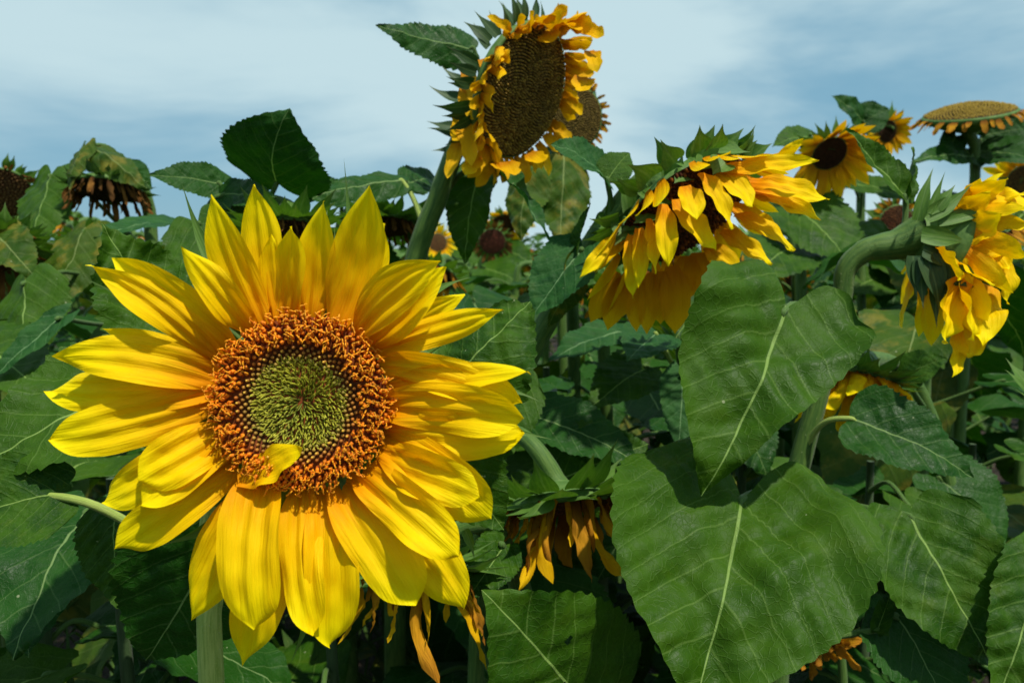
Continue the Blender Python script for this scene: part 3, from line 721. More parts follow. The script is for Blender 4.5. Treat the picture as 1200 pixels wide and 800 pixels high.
ring(NOD, nh, nC, nn_, nr, 20, .038, .7, -.45, .35, 'bract', 'bract', 'bract', lift=-.1, res=(14, 7), bend=(-1.2, -.3), side=.5)
ring(NOD, nh, nC, nn_, nr, 12, .040, .6, -.5, .3, 'bract', 'bract', 'bract', lift=-.25, rad=.85, res=(14, 7), bend=(-1., .3), skip=.3)
leaf(NOD, (712,212,.98), (645,170,.95), 66, (-.1,.7,.6), -.6, .1, .3, .3, -.4, .12, 'leaf_blue', [(700,285,1.03),(716,250,1.0)], quilt=.014, pmat='stem')
leaf(NOD, (714,208,.98), (738,180,1.0), 42, (.3,.6,.7), -.5, .1, .2, 0, .2, .1, 'leaf', None)
leaf(NOD, (682,292,.98), (622,372,.96), 84, (-.35,.45,.8), -.35, .15, .15, 0, .15, .15, 'leaf_blue', [(664,340,1.05),(682,318,1.01)])
leaf(NOD, (676,300,.985), (692,238,.97), 26, (-.8,.2,.5), -.2, .5, .3, .2, 0, .1, 'leaf', [(662,345,1.05),(676,325,1.01)])
leaf(NOD, (678,300,.99), (640,385,1.0), 46, (.6,.3,.7), -.4, .3, .2, 0, 0, .1, 'leaf_olive', None)

# ------------------------------------------------------------------ sunflower seen from behind at the right edge
BACK = plant('sunflower seen from behind at the right with thick curved neck and crumpled yellow rays', 905, 1.0)
kC, kn, kr = T(1103, 284, .95), N(.93, -.28, -.10), .056
kh = receptacle(BACK, kC, kn, kr, .62, .36); disc(BACK, kh, kC, kn, kr, 'disc_dark', .1)
seeds(BACK, kh, kC, kn, kr, 500, ((.05, .016, .006), (.16, .05, .01)), .1)
ks = [T(922, 620, .99), T(940, 530, .985), T(968, 430, .975), T(986, 352, .965), T(992, 315, .96), T(1015, 293, .955), T(1048, 287, .95), kC - kn * kr * .5]
krr = [.017, .016, .0150, .014, .013, .0115, .0112, .012, .014, .018, .026]
kst = stem(BACK, down(BACK, ks[0]) + ks, krr, 'stem', 64, 14)
hairs(BACK, kst, down(BACK, ks[0]) + ks, krr, 700, .003, .35, 1.)
KP = [(1138,236,1182,206,30),(1150,244,1206,220,32),(1125,275,1172,246,40),(1155,268,1212,262,18),(1140,292,1186,284,22),(1158,292,1180,352,30),(1100,300,1140,330,44),(1136,328,1112,398,42),(1148,325,1152,402,42),(1140,368,1134,416,30),(1124,380,1116,438,20),
      (1120,240,1150,205,30),(1150,285,1182,312,26),(1132,310,1166,330,34),(1128,340,1140,395,36),(1110,290,1128,318,36),(1120,255,1160,222,30)]
for (bx, by, tx, ty, w) in KP:
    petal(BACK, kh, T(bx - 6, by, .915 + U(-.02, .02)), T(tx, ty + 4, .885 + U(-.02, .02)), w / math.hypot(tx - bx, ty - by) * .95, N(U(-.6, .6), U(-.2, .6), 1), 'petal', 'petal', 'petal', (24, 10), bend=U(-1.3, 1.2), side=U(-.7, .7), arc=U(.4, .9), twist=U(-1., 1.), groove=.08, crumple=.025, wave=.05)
ring(BACK, kh, kC, kn, kr, 16, .06, .42, .5, .5, 'petal', 'petal', 'petal', res=(14, 8), bend=(-1., 1.), twist=.8, crumple=.02)
KG = [(1075,258,1094,196,24),(1088,250,1108,200,14),(1085,255,1140,215,30),(1090,262,1148,250,34),(1080,275,1140,285,34),(1082,292,1130,318,40),(1085,300,1100,368,44),(1078,305,1082,362,34),(1092,310,1115,352,40),(1095,300,1128,345,34),(1098,245,1120,216,22),(1070,300,1075,350,30),(1100,320,1098,385,26),(1100,262,1180,240,16),(1110,330,1150,340,10)]
for i, (bx, by, tx, ty, w) in enumerate(KG):
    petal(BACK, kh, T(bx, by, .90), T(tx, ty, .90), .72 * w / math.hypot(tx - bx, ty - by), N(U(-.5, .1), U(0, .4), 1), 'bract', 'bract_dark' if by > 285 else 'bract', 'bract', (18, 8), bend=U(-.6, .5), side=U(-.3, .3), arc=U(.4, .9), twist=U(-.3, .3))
ring(BACK, kh, kC, kn, kr, 6, .040, .45, 1., .0, 'bract', 'bract', 'bract', lift=-.1, res=(14, 7), bend=(-.7, .4))
leaf(BACK, (1062,232,.95), (992,150,.93), 50, (.35,.35,.85), .25, .3, .3, .1, -.25, .05, 'leaf', [(1050,292,.945),(1060,262,.95)], quilt=.012)
leaf(BACK, (1062,232,.955), (1070,172,.98), 30, (.8,.2,.5), .0, .4, .3, 0, 0, .05, 'leaf', None)
# the broad heart-shaped leaf that hangs in front of it and the larger one below
leaf(BACK, (921,362,.79), (823,582,.72), 228, (.06,.42,.9), -.55, .22, .16, .0, .10, .20, 'leaf', [(962,455,.98),(955,385,.92),(935,358,.85)], (84, 34), .03, .03, .014, .034, asym=.58, wavef=1.6, pr=.0042)
leaf(BACK, (869,584,.76), (812,835,.64), 318, (-.02,.62,.78), -.55, .20, .10, .0, .06, .30, 'leaf', [(925,640,.98),(915,600,.90),(893,578,.83)], (90, 38), .03, .034, .014, .040, wavef=1.5, pr=.0046)
leaf(BACK, (996,490,.93), (1140,560,.88), 100, (.15,.35,.9), -.5, .2, .1, .2, .10, .03, 'leaf_dark', [(937,545,.985),(952,510,.97),(970,493,.95)], pmat='stem_pale', quilt=.012)

# ------------------------------------------------------------------ plant low at the right, stem off to the right
LOW = plant('leafy sunflower plant low at the right edge with glossy veined leaves', 1235, .92)
ls = [T(1235, 760, .92), T(1240, 640, .93), T(1242, 560, .93), T(1240, 500, .94)]
stem(LOW, down(LOW, ls[0]) + ls, [.016, .015, .014, .014, .013, .012, .009], 'stem', 40, 10)
leaf(LOW, (1066,603,.80), (1165,782,.74), 150, (-.12,.45,.88), -.75, .12, .25, -.1, -.28, .12, 'leaf', [(1240,600,.93),(1150,690,.9),(1010,600,.86),(1035,600,.83)], (70, 28), .06, .015, .016, .012, pmat='stem')
leaf(LOW, (1050,720,.80), (1110,840,.76), 130, (.1,.4,.9), -.5, .1, .2, 0, .1, .15, 'leaf_dark', [(1240,700,.93),(1140,740,.88)])
leaf(LOW, (1225,650,.74), (1165,830,.70), 90, (-.3,.4,.85), -.5, .1, .2, 0, 0, .15, 'leaf', [(1240,620,.93)], quilt=.016)
leaf(LOW, (1028,738,.78), (1045,690,.80), 26, (-.3,.3,.9), -.6, .5, .3, .3, 0, .1, 'leaf', [(1240,800,.93),(1050,880,.86),(885,792,.80),(955,752,.79)], pmat='stem')
leaf(LOW, (1026,738,.78), (1042,745,.77), 18, (0,.8,.5), -.3, .3, .3, 0, 0, .1, 'leaf', None)
lC, ln_, lr = T(1240, 470, .95), N(-.2, .8, .5), .03
lh = receptacle(LOW, lC, ln_, lr, .6); ring(LOW, lh, lC, ln_, lr, 16, .045, .4, .9, 0, 'bract', 'bract', 'bract', res=(10, 5)); disc(LOW, lh, lC, ln_, lr, 'recept')

# ------------------------------------------------------------------ nodding, withering heads lower down and to the sides
def nodder(label, px, py, d, r_px, n, neck, ground, petal_m, plen, pn=30, pw=.3, grav=1.4, bl=.045, leaves=(), smat='stem', seedc=((.05, .02, .006), (.12, .05, .012)), bm='bract', twist=1.2, bn=24, cnt=320, sr=.012, away=None):
    R = plant(label, ground, d + .06); C = T(px, py, d); nv = N(*n); r = r_px / FPX * d
    h = receptacle(R, C, nv, r, .45); disc(R, h, C, nv, r, 'disc_dark', .1); seeds(R, h, C, nv, r, cnt, seedc, .1)
    pts = [T(*q) for q in neck] + [C - nv * r * .5, C - nv * r * .3]
    stem(R, down(R, pts[0]) + pts, [sr * 1.25] * 3 + [sr] * (len(pts) - 2) + [sr * 1.2, sr * 2], smat, 56, 12)
    for pm in petal_m.split('+'): ring(R, h, C, nv, r, pn // len(petal_m.split('+')), plen, pw, .25, grav, 'petal', pm, 'dry', bend=(-1.2, 1.2), twist=twist * 1.5, arc=(.9, 2.3), je=.5, jl=.4, crumple=.04, res=(16, 7), side=.6, away=away)
    ring(R, h, C, nv, r, bn, bl, .5, -.2, .2, 'bract', bm, 'bract', lift=-.05, rad=1.0, bend=(-.9, .2), res=(12, 6), je=.3)
    ring(R, h, C, nv, r, int(bn * .7), bl * .9, .5, -.5, 0, 'bract', bm, 'bract', lift=-.2, rad=.85, bend=(-.9, .2), res=(12, 6), je=.3)
    for L in leaves: leaf(R, *L[0], **L[1])
    return R
K = dict
nodder('nodding sunflower with dried orange rays under a green calyx, below the middle', 655, 592, .88, 62, (.12, -.93, .28),
       [(560,700,.97),(566,600,.96),(578,535,.95),(600,508,.93),(625,522,.90)], 545, 'petal_dry+petal_old', .068, 40, .22, 1.6, .068,
       [(((625,488,1.02),(752,545,.98),84,(.15,.6,.7)), K(bend=-.5, fold=.2, mat='leaf_dark', pet=[(570,560,.96),(590,490,1.0)])),
        (((600,450,.98),(560,560,.95),90,(-.1,.2,.95)), K(mat='leaf', pet=[(568,590,.96),(575,480,.97)])),
        (((660,560,1.0),(760,520,1.0),110,(.1,.4,.9)), K(mat='leaf', pet=[(568,600,.96),(610,580,.98)], quilt=.015)),
        (((690,835,.74),(566,692,.66),215,(.2,.35,.9)), K(bend=-.5, fold=.1, cord=.2, mat='leaf', pet=[(562,760,.97),(640,900,.85),(700,870,.78)], res=(84, 34), teeth=.06, hole=[(.455, .31, .036, .044), (.63,.5,.018,.022)], quilt=.010))], sr=.0095)
nodder('withered sunflower hanging beneath the large open bloom with papery brown rays', 480, 668, .74, 62, (.05, -.95, .25),
       [(620,790,.86),(612,700,.86),(590,640,.84),(560,612,.81),(515,622,.77)], 640, 'petal_dry+petal_old', .068, 20, .17, 1.9, .055,
       [(((590,640,.8),(545,705,.74),60,(.1,.3,.95)), K(mat='leaf', pet=[(612,690,.86)], quilt=.018)),
        (((640,700,.95),(720,820,.95),120,(.1,.4,.9)), K(mat='leaf_dark', pet=[(614,720,.87)]))])
nodder('half-hidden nodding sunflower with bunched orange-yellow rays behind the hanging leaves', 1006, 442, 1.04, 38, (-.25, -.93, .12),
       [(1120,640,1.30),(1100,520,1.30),(1072,450,1.28),(1045,425,1.24)], 1130, 'petal', .066, 50, .34, 1.0, .045,
       [(((1060,440,1.22),(1110,420,1.18),50,(0,.6,.8)), K(mat='leaf', pet=[(1085,480,1.29)])),
        (((1100,560,1.3),(1180,640,1.25),110,(.1,.6,.8)), K(mat='leaf_dark', pet=[(1112,600,1.3)]))], twist=.5, away=N(-.5, -.4, .3) * .25)
nodder('drooping seed head with withered fringe under a folded leaf at the upper left', 126, 222, 1.42, 38, (.02, -.97, .2),
       [(175,420,1.50),(178,300,1.50),(172,235,1.49),(150,198,1.46)], 178, 'petal_brown', .034, 44, .28, 2., .028,
       [(((100,172,1.42),(172,222,1.36),52,(.1,.6,.8)), K(bend=-.8, fold=-.5, mat='leaf_olive', pet=[(172,235,1.49),(130,175,1.45)], crumple=.03)),
        (((98,170,1.4),(82,222,1.36),40,(-.4,.4,.8)), K(bend=-.5, fold=-.3, mat='leaf_olive', pet=None)),
        (((150,195,1.44),(178,222,1.40),30,(.3,.3,.8)), K(bend=-.5, fold=.2, mat='leaf_dark', pet=[(173,240,1.49)])),
        (((212,262,1.30),(110,280,1.18),62,(-.1,.75,.6)), K(bend=-.5, fold=.1, mat='leaf_blue', pet=[(178,330,1.5),(225,300,1.4)])),
        (((60,205,1.45),(45,300,1.38),80,(-.2,.4,.9)), K(bend=-.6, fold=-.2, mat='leaf', pet=[(176,300,1.5),(90,215,1.48)], crumple=.03)),
        (((100,270,1.35),(65,370,1.28),84,(-.1,.4,.9)), K(bend=-.7, fold=-.3, mat='leaf_olive', pet=[(177,340,1.5),(130,270,1.42)], crumple=.03)),
        (((72,372,1.05),(-10,445,1.0),40,(.2,.8,.5)), K(bend=-.2, fold=.2, mat='leaf_blue', pet=[(176,380,1.5),(120,380,1.2)])),
        (((30,330,1.15),(40,440,1.1),100,(-.2,.4,.9)), K(bend=-.6, fold=-.3, mat='leaf', pet=[(176,360,1.5),(90,320,1.3)], crumple=.03))],
       seedc=((.02, .012, .005), (.05, .03, .01)), bm='bract_dark', cnt=200)
nodder('brown dried seed head cut by the left edge of the picture', 4, 226, 1.75, 32, (.3, -.6, .7),
       [(-30,420,1.85),(-32,300,1.85),(-28,235,1.83),(-14,212,1.80)], -30, 'petal_brown', .035, 30, .3, .6, .03,
       [(((-20,300,1.7),(30,380,1.6),90,(.1,.6,.8)), K(mat='leaf_olive', pet=[(-31,320,1.85)]))], seedc=((.10, .05, .015), (.2, .1, .03)), cnt=200)
nodder('dark drooping seed head low at the left edge beside wilting leaves', 0, 296, 1.28, 30, (.5, -.7, .5),
       [(-70,460,1.4),(-66,340,1.4),(-55,280,1.38),(-30,268,1.33)], -80, 'petal_brown', .04, 24, .3, 1., .05,
       [(((-10,270,1.25),(45,330,1.18),60,(.2,.5,.8)), K(mat='leaf_olive', pet=[(-60,300,1.4)], crumple=.03)),
        (((-30,400,1.1),(60,470,1.0),110,(.1,.7,.7)), K(mat='leaf', pet=[(-68,420,1.4)]))], cnt=160)
nodder('downturned head with dark rim just behind the upper rays of the large bloom', 338, 275, 1.05, 42, (.1, -.93, .3),
       [(240,420,1.15),(232,300,1.15),(262,250,1.14),(305,238,1.12),(335,243,1.09)], 235, 'petal_brown', .03, 30, .35, 1.5, .05,
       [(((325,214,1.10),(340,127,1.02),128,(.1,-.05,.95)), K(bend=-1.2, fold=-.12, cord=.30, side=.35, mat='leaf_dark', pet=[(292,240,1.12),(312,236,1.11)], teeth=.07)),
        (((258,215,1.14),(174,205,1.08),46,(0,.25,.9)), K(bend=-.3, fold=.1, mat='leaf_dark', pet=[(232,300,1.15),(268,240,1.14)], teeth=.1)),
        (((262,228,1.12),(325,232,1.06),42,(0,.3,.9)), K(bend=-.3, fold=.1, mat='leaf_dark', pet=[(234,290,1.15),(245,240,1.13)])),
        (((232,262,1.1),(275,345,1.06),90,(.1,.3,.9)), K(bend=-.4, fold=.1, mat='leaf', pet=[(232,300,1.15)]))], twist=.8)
nodder('small nodding head between the large bloom and the tall stem', 452, 265, 1.35, 34, (.05, -.95, .2),
       [(400,420,1.45),(396,320,1.45),(402,262,1.44),(425,240,1.41)], 395, 'petal_brown', .028, 24, .35, 1.5, .05,
       [(((400,230,1.40),(330,215,1.36),40,(0,.4,.9)), K(mat='leaf_dark', pet=[(400,280,1.44)])),
        (((410,300,1.4),(470,380,1.3),90,(0,.5,.9)), K(mat='leaf', pet=[(398,330,1.45)]))], twist=.8)
nodder('tiny withered yellow-brown head low down beside the hanging heart-shaped leaf', 955, 752, 1.05, 20, (.2, -.7, .6),
       [(985,900,1.12),(988,800,1.12),(980,742,1.11),(966,732,1.08)], 990, 'petal_dry', .04, 22, .4, .7, .035, [], cnt=100, sr=.006)

# ------------------------------------------------------------------ heads standing on the skyline at the right
def skyhead(label, px, py, d, r_px, n, pts, ground, leaves=(), rays=None, fringe=None, cols=((.05, .02, .006), (.12, .05, .012)), cnt=500, dome=.1, sr=.012, bl=.045, rec='recept', rim=None):
    R = plant(label, ground, d + .05); C = T(px, py, d); nv = N(*n); r = r_px / FPX * d
    h = seedhead(R, C, nv, r, .4, cnt, cols, rim, dome, rec)
    P = [T(*q) for q in pts] + [C - nv * r * .45, C - nv * r * .25]
    stem(R, down(R, P[0]) + P, [sr * 1.3] * 3 + [sr] * (len(P) - 2) + [sr * 1.2, sr * 2], 'stem', 50, 10)
    if rays: ring(R, h, C, nv, r, **rays)
    if fringe: ring(R, h, C, nv, r, **fringe)
    ring(R, h, C, nv, r, 22, bl, .42, -.2, 0, 'bract', 'bract', 'bract', lift=-.08, bend=(-.7, .2), res=(10, 5), je=.3)
    for L in leaves: leaf(R, *L[0], **L[1])
    return R
skyhead('dark-eyed sunflower with a full ring of drooping orange rays on the skyline', 972, 180, 1.72, 21, (.10, -.62, .76), [(940,420,1.82),(938,300,1.82),(940,215,1.80),(955,172,1.78)], 940,
        [(((950,160,1.75),(905,172,1.7),40,(0,.6,.8)), K(mat='leaf', pet=[(940,205,1.8)])), (((930,240,1.75),(1000,320,1.65),110,(.1,.6,.8)), K(mat='leaf', pet=[(938,280,1.82)])), (((925,290,1.7),(880,330,1.6),90,(-.1,.6,.8)), K(mat='leaf', pet=[(938,300,1.82)]))],
        K(count=34, ln=.070, wr=.30, elev=.25, grav=.55, mat='petal_old', je=.15, jl=.2), None, ((.03, .008, .004), (.08, .02, .006)))
skyhead('flat upturned yellow-brown seed head tilted to the sky at the upper right', 1136, 134, 1.9, 50, (-.16, .93, .34), [(1130,420,1.97),(1134,300,1.96),(1141,230,1.95),(1142,175,1.93)], 1130,
        [(((1140,185,1.92),(1068,190,1.82),38,(-.1,.5,.8)), K(mat='leaf_dark', pet=[(1141,230,1.95)])), (((1150,178,1.95),(1225,190,1.85),64,(.2,.3,.9)), K(mat='leaf_dark', pet=[(1141,215,1.95),(1150,190,1.95)])),
         (((1150,160,1.98),(1210,150,1.95),60,(0,.2,.95)), K(mat='leaf_dark', pet=[(1142,190,1.94)])), (((1130,240,1.9),(1100,290,1.8),60,(0,.4,.9)), K(mat='leaf_dark', pet=[(1139,260,1.95)])), (((1120,160,1.92),(1100,190,1.88),30,(0,.3,.9)), K(mat='leaf_dark', pet=[(1141,190,1.94)]))],
        None, K(count=40, ln=.035, wr=.4, elev=-.1, grav=.6, mat='petal_dry', prof='dry', je=.4, twist=1., bend=(-1, 1)), ((.22, .14, .012), (.28, .19, .020)), 800, .20, bl=.018)
skyhead('orange sunflower peeking out behind a dark leaf on the skyline', 1040, 154, 2.15, 13, (.3, -.3, .9), [(1010,420,2.25),(1008,300,2.25),(1010,200,2.23),(1020,160,2.2)], 1010,
        [(((1012,145,1.95),(975,112,1.9),36,(0,.3,.9)), K(mat='leaf_dark', pet=[(1008,260,2.25),(1012,190,2.1)], crumple=.03)), (((1012,142,1.95),(1042,128,1.95),40,(.2,.3,.9)), K(mat='leaf_dark', pet=None, crumple=.03)),
         (((1000,215,2.1),(1075,240,2.0),44,(.1,.6,.8)), K(mat='leaf', pet=[(1009,240,2.25)])), (((1005,260,2.1),(960,320,2.0),90,(-.1,.6,.8)), K(mat='leaf', pet=[(1008,290,2.25)]))],
        K(count=24, ln=.045, wr=.35, elev=.3, grav=.5, mat='petal_old'), None, ((.03, .01, .004), (.08, .02, .006)), 160)
skyhead('yellow sunflower cut by the right edge above the crumpled bloom', 1200, 212, 2.3, 18, (-.3, -.2, .9), [(1205,420,2.4),(1208,300,2.4),(1212,240,2.38),(1210,215,2.36)], 1205,
        [(((1200,250,2.3),(1150,300,2.2),80,(0,.5,.9)), K(mat='leaf', pet=[(1208,280,2.4)]))], K(count=28, ln=.075, wr=.32, elev=.2, grav=.1, mat='petal'), None, ((.08, .03, .006), (.2, .1, .01)), 200)
for (lab, px, py, d, rp, nn3, pm, cc) in (
  ('reddish-brown ripe head behind the curved neck at the right', 1050, 262, 2.3, 22, (.1, -.2, .95), 'petal_dry', ((.09, .025, .01), (.2, .06, .02))),
  ('small rust-coloured head in the far foliage between the two right-hand blooms', 932, 330, 2.7, 13, (-.1, -.5, .85), 'petal_dry', ((.10, .03, .01), (.2, .07, .02))),
  ('distant red-brown seed head showing through the gap left of the folded leaf', 577, 283, 3.2, 16, (.1, -.4, .9), 'petal_brown', ((.10, .022, .015), (.22, .05, .03))),
  ('distant yellow sunflower with brown eye beside the tall stem', 513, 284, 3.6, 11, (.2, .1, .95), 'petal', ((.10, .04, .01), (.2, .08, .02))),
  ('distant sunflower with bright yellow crown under the tall seed head', 592, 262, 3.5, 17, (.1, -.8, .5), 'petal', ((.06, .03, .01), (.12, .05, .02))),
  ('faint far-off yellow sunflower just below the tall head', 541, 268, 4.4, 9, (-.2, 0, 1), 'petal', ((.08, .04, .01), (.15, .08, .02))),
  ('rust-coloured wilted head in the shade under the right-hand bloom', 1075, 378, 2.4, 12, (-.1, -.6, .8), 'petal_dry', ((.10, .03, .01), (.2, .07, .02))),
):
    skyhead(lab, px, py, d, rp, nn3, [(px - 14, 420, d + .08), (px - 13, py + 40, d + .08), (px - 8, py + 12, d + .06)], px - 14,
            [(((px - 10, py + 50 / d * 2, d), (px + 120 / d, py + 130 / d * 1.3, d - .12), 150 / d, (.1, .6, .8)), K(mat='leaf', res=(26, 12), pet=[(px - 13, py + 60, d + .08)])),
             (((px - 14, py + 70 / d * 2, d), (px - 140 / d, py + 150 / d * 1.3, d - .1), 150 / d, (-.1, .6, .8)), K(mat='leaf', res=(26, 12), pet=[(px - 13, py + 80, d + .08)]))],
            K(count=26, ln=rp / FPX * d * (1.1 if pm == 'petal' else .7), wr=.34, elev=.15, grav=.5, mat=pm, res=(8, 5)), None, cc, 150, sr=.011)

# leaves in the middle distance that belong to a headless side plant
MID = plant('shaded leafy sunflower stalk between the middle nodding head and the heart-shaped leaf', 815, 1.28)
ms = [T(812, 620, 1.27), T(806, 500, 1.27), T(800, 430, 1.26), T(795, 400, 1.25)]
stem(MID, down(MID, ms[0]) + ms, [.014, .013, .013, .012, .011, .010, .006], 'stem', 40, 10)
for args, k in [(((735,388,1.2),(642,425,1.12),62,(-.1,.8,.55)), K(mat='leaf_blue', fold=.1, pet=[(800,440,1.26),(765,400,1.24)])),
                (((770,392,1.18),(735,425,1.08),70,(.1,.8,.55)), K(mat='leaf_blue', fold=.1, pet=[(804,470,1.26),(790,430,1.24)], pmat='stem_pale')),
                (((800,440,1.15),(795,528,1.1),52,(-.1,.3,.95)), K(mat='leaf_blue', pet=[(806,500,1.27)])),
                (((760,430,1.22),(690,480,1.15),80,(-.1,.7,.7)), K(mat='leaf', pet=[(803,470,1.26)])),
                (((850,470,1.25),(900,560,1.2),90,(.1,.5,.8)), K(mat='leaf_dark', pet=[(806,500,1.27)])),
                (((770,560,1.25),(700,680,1.2),110,(-.1,.5,.8)), K(mat='leaf_dark', pet=[(810,580,1.27)])),
                (((840,330,1.3),(790,400,1.2),90,(0,.6,.8)), K(mat='leaf', pet=[(798,400,1.25)]))]:
    leaf(MID, *args, **k)
mC = T(795, 398, 1.25); mh = receptacle(MID, mC, N(0, .9, .3), .016, .6); ring(MID, mh, mC, N(0, .9, .3), .016, 12, .03, .4, 1., 0, 'bract', 'bract', 'bract', res=(8, 4))

# ------------------------------------------------------------------ the rows behind
def copy_tree(o, parent=None):
    c = o.copy(); COL.objects.link(c); c.parent = parent
    for ch in o.children: copy_tree(ch, c)
    return c
BLAB = 'leafy sunflower plant with nodding head in the crowded rows behind'
def bg_plant(h, style, n_leaf=15, res=(22, 10), wilt=.2, petioles=True):
    R = Root('sunflower_plant', BLAB, 'sunflower', (0, 0, 0), 'sunflower plants in the rows behind')
    lean = np.array([U(-.08, .08), U(-.05, .05), 0]); top = np.array([0, 0, h]) + lean
    fa = U(-2.6, -.5); fd = np.array([cos(fa), sin(fa), 0])
    p = [np.array([0, 0, -.02]), lean * .2 + [0, 0, h * .4], lean * .7 + [0, 0, h * .8], top - [0, 0, .05]]
    hc = top + fd * .09 - np.array([0, 0, .035]); nv = unit(fd * .55 - ZUP * .85) if style != 'face' else unit(fd * .9 - ZUP * .3)
    r = U(.05, .075)
    p += [top + fd * .02, top + fd * .06 + np.array([0, 0, .005]), hc - nv * r * .4]
    stem(R, p, [.016, .015, .013, .012, .011, .012, .02], 'stem', 26, 7)
    hd_ = receptacle(R, hc, nv, r, .42); disc(R, hd_, hc, nv, r, 'disc_dark', .1)
    seeds(R, hd_, hc, nv, r, 130, ((.05, .02, .006), (.14, .06, .015)), .1, bump=.06)
    pm, g, pl = {'face': ('petal', .4, .075), 'dry': ('petal_dry', 1.2, .05), 'brown': ('petal_brown', 1.4, .035)}[style]
    ring(R, hd_, hc, nv, r, 22, pl, .36, .2, g, 'petal', pm, 'dry' if style != 'face' else 'petal', res=(7, 4), twist=.6, je=.35)
    ring(R, hd_, hc, nv, r, 16, .045, .5, -.3, 0, 'bract', 'bract', 'bract', lift=-.1, res=(6, 4), bend=(-.7, .2))
    for i in range(n_leaf):
        t = .30 + .66 * (i + .5) / n_leaf; a = i * 2.4 + U(-.4, .4); d = np.array([cos(a), sin(a), 0])
        sz = U(.16, .26) * (1.1 - .45 * max(0, t - .6)); b0 = lean * t * .8 + [0, 0, h * t]
        pe = U(.07, .14); B = b0 + d * pe + ZUP * U(.02, .07); E = B + unit(d * U(.6, 1.) - ZUP * U(.25, 1.1)) * sz
        mt = 'leaf_wilt' if rng.random() < wilt * (1.3 - t) else ('leaf', 'leaf_dark', 'leaf_dark', 'leaf_olive', 'leaf_dark')[int(U(0, 4.99))]  # mostly dark leaves: shade inside the rows is put into the colour
        leaf(R, B, E, sz * U(.75, .95), d * .5 + ZUP, U(-.9, -.3), U(-.1, .3), .15, U(-.2, .2), U(-.2, .2), .2, mt,
             [b0, b0 + d * pe * .5 + ZUP * .035] if petioles else None, res, .09, .03, .012, .02, px=False)
    return R
VAR = []
for i, st in enumerate(('dry', 'brown', 'dry', 'brown', 'dry', 'brown', 'dry', 'brown')):
    VAR.append((bg_plant(1.5, st).o, 1.5))
def canopy(px):
    return float(np.interp(px, [-300, 0, 90, 200, 300, 440, 470, 540, 600, 680, 760, 900, 960, 1040, 1200, 1500], [215, 235, 245, 285, 285, 292, 300, 300, 292, 290, 292, 285, 265, 262, 245, 235]))
used = [False] * len(VAR); rp = random.Random(5); NBG = 0
ROWS = ('nearest', 'second', 'third', 'fourth', 'fifth', 'sixth', 'seventh', 'eighth')
ORD = ('first', 'second', 'third', 'fourth', 'fifth', 'sixth', 'seventh', 'eighth', 'ninth', 'tenth', 'eleventh', 'twelfth', 'thirteenth', 'fourteenth', 'fifteenth', 'sixteenth')
dd, row = 1.62, 0
while dd < 5.6:
    step = .40 + .05 * dd; xw = .72 * dd + .3; x = -xw + rp.uniform(0, step); cnt_in_row = 0
    while x < xw:
        X, Y = x + rp.uniform(-.1, .1), dd + rp.uniform(-.12, .12)
        px = 600 + X / Y * FPX
        h = CAM_H + (HORIZON - canopy(px) - rp.uniform(-4, 22)) / FPX * Y
        h = min(max(h, 1.1), 1.85); x += step
        if px < -90 or px > 1290: continue
        k = rp.randrange(len(VAR)); src, h0 = VAR[k]
        o = src if not used[k] else copy_tree(src); used[k] = True; cnt_in_row += 1
        s = h / h0; o.location = (X, Y, 0); o.scale = (1 + (s - 1) * .4,) * 2 + (s,); o.rotation_euler = (0, 0, rp.uniform(0, 6.28)); NBG += 1
        side = 'left' if px < 600 else 'right'
        o['label'] = f'leafy sunflower with nodding head, {ORD[cnt_in_row - 1]} from the left in the {ROWS[row]} row behind the blooms'
    dd += step * .95; row += 1
print('background plants', NBG)
# leafy stalks without a flower that close the space under the blooms
def stalk(label, px, py, d, n_leaf, spread):
    R = plant(label, px, d); top = T(px, py, d); g = R.loc
    P = [g - ZUP * .02, g + (top - g) * .5 + np.array([.01, 0, 0]), top]
    stem(R, P, [.012, .011, .006], 'stem_dark', 24, 8)
    h = top[2]
    for i in range(n_leaf):
        t = .45 + .53 * (i + .5) / n_leaf; a = i * 2.4 + px; dv = np.array([cos(a), sin(a), 0]); b0 = g + (top - g) * t
        sz = U(.15, .22) * spread; pe = U(.05, .10); B = b0 + dv * pe + ZUP * U(.01, .05); E = B + unit(dv * U(.7, 1.) - ZUP * U(.1, .7)) * sz
        leaf(R, B, E, sz * U(.75, .92), dv * .4 + ZUP, U(-.8, -.3), U(-.1, .25), .15, U(-.2, .2), U(-.2, .2), .2, ('leaf_dark', 'leaf', 'leaf_dark', 'leaf_dark')[i % 4], [b0, b0 + dv * pe * .5 + ZUP * .03], (30, 14), .08, .03, .014, .02, px=False)  # dark leaf colour stands in for shade under the blooms
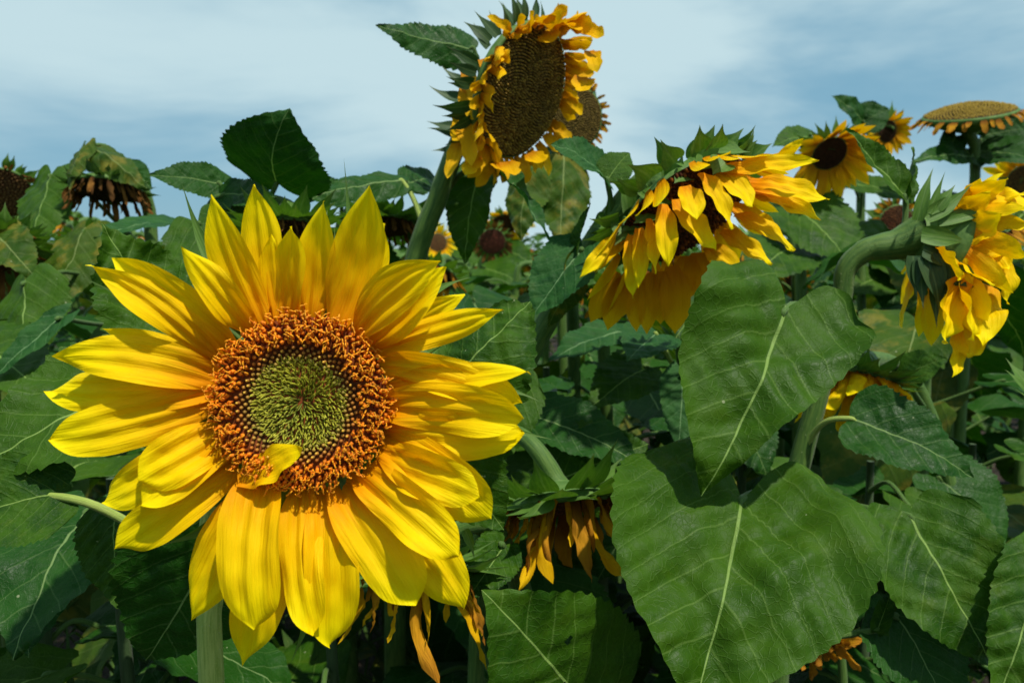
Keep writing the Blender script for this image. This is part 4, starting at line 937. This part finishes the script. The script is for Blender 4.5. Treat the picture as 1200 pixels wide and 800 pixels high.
for a in (('flowerless leafy stalk in the shade at the lower left edge', 30, 500, 1.0, 11, 1.), ('flowerless leafy stalk in the shade left of the pale stem', 130, 560, .95, 9, .9), ('flowerless leafy stalk in the dark below the large bloom', 380, 600, 1.05, 10, 1.),
          ('flowerless leafy stalk beneath the middle nodding heads', 560, 520, 1.2, 10, 1.), ('flowerless leafy stalk in the gap left of the heart-shaped leaves', 705, 500, 1.2, 11, 1.), ('flowerless leafy stalk behind the heart-shaped leaves', 870, 520, 1.25, 10, 1.),
          ('flowerless leafy stalk in the weeds right of the heart-shaped leaves', 1020, 540, 1.3, 10, .9), ('flowerless leafy stalk near the lower right corner', 1140, 520, 1.4, 10, 1.), ('flowerless leafy stalk behind the left rays of the large bloom', 215, 420, 1.3, 11, 1.), ('flowerless leafy stalk behind the right rays of the large bloom', 640, 430, 1.38, 11, 1.)):
    stalk(*a)
# far crop that reads as one mass
def far_field():
    V, F = [], []
    for i in range(26000):
        y = 5.9 * (120 / 5.9) ** rng.random(); x = U(-.85, .85) * (y + 1); z = U(.9, 1.62) + (.1 if rng.random() < .1 else 0)
        s = U(.09, .17) * (1 + y / 90); a = U(0, 6.28); d = np.array([cos(a), sin(a), 0]); w = np.array([-sin(a), cos(a), 0])
        b = np.array([x, y, z]); t = b + d * s - ZUP * s * U(.1, .9); m = (b + t) / 2 + ZUP * .02; k = len(V)
        V += [b, m + w * s * .45, t, m - w * s * .45]; F.append([k, k + 1, k + 2, k + 3])
    V = np.array(V); uv = np.tile(np.array([[.5, 0], [.8, .5], [.5, 1], [.2, .5]]), (len(F), 1))
    o = mk('far_sunflower_crop', V, np.array(F), M['leaf'], uv=uv)
    o['kind'] = 'stuff'; o['label'] = 'far rows of the sunflower field merging into one green mass'; o['category'] = 'crop'
far_field()
def weeds():
    V, F, UVs = [], [], []
    for i in range(3000):
        y = U(.9, 3.2); x = U(-.62, .72) * y * 1.05
        z0 = U(0, .75); L = U(.06, .2); a = U(0, 6.28); d = np.array([cos(a), sin(a), 0]); b = np.array([x, y, z0]); w = np.array([-sin(a), cos(a), 0]) * U(.002, .009)
        m = b + d * L * .4 + ZUP * L * U(.2, .9); t = m + d * L * .5 + ZUP * L * U(-.4, .4); k = len(V)
        V += [b - w * .4, b + w * .4, m + w, t, m - w]; F += [[k, k + 1, k + 2, k + 4], [k + 4, k + 2, k + 3, k + 3]]
        UVs += [[.45, 0], [.55, 0], [.6, .5], [.5, 1], [.4, .5]]
    F = [f if f[2] != f[3] else f[:3] for f in F]
    o = mk('weed_undergrowth', V, F, M['weed'], uv=np.array(UVs)); o['kind'] = 'stuff'
    o['label'] = 'tangled grass and weeds in the shade between the stalks'; o['category'] = 'weeds'
weeds()
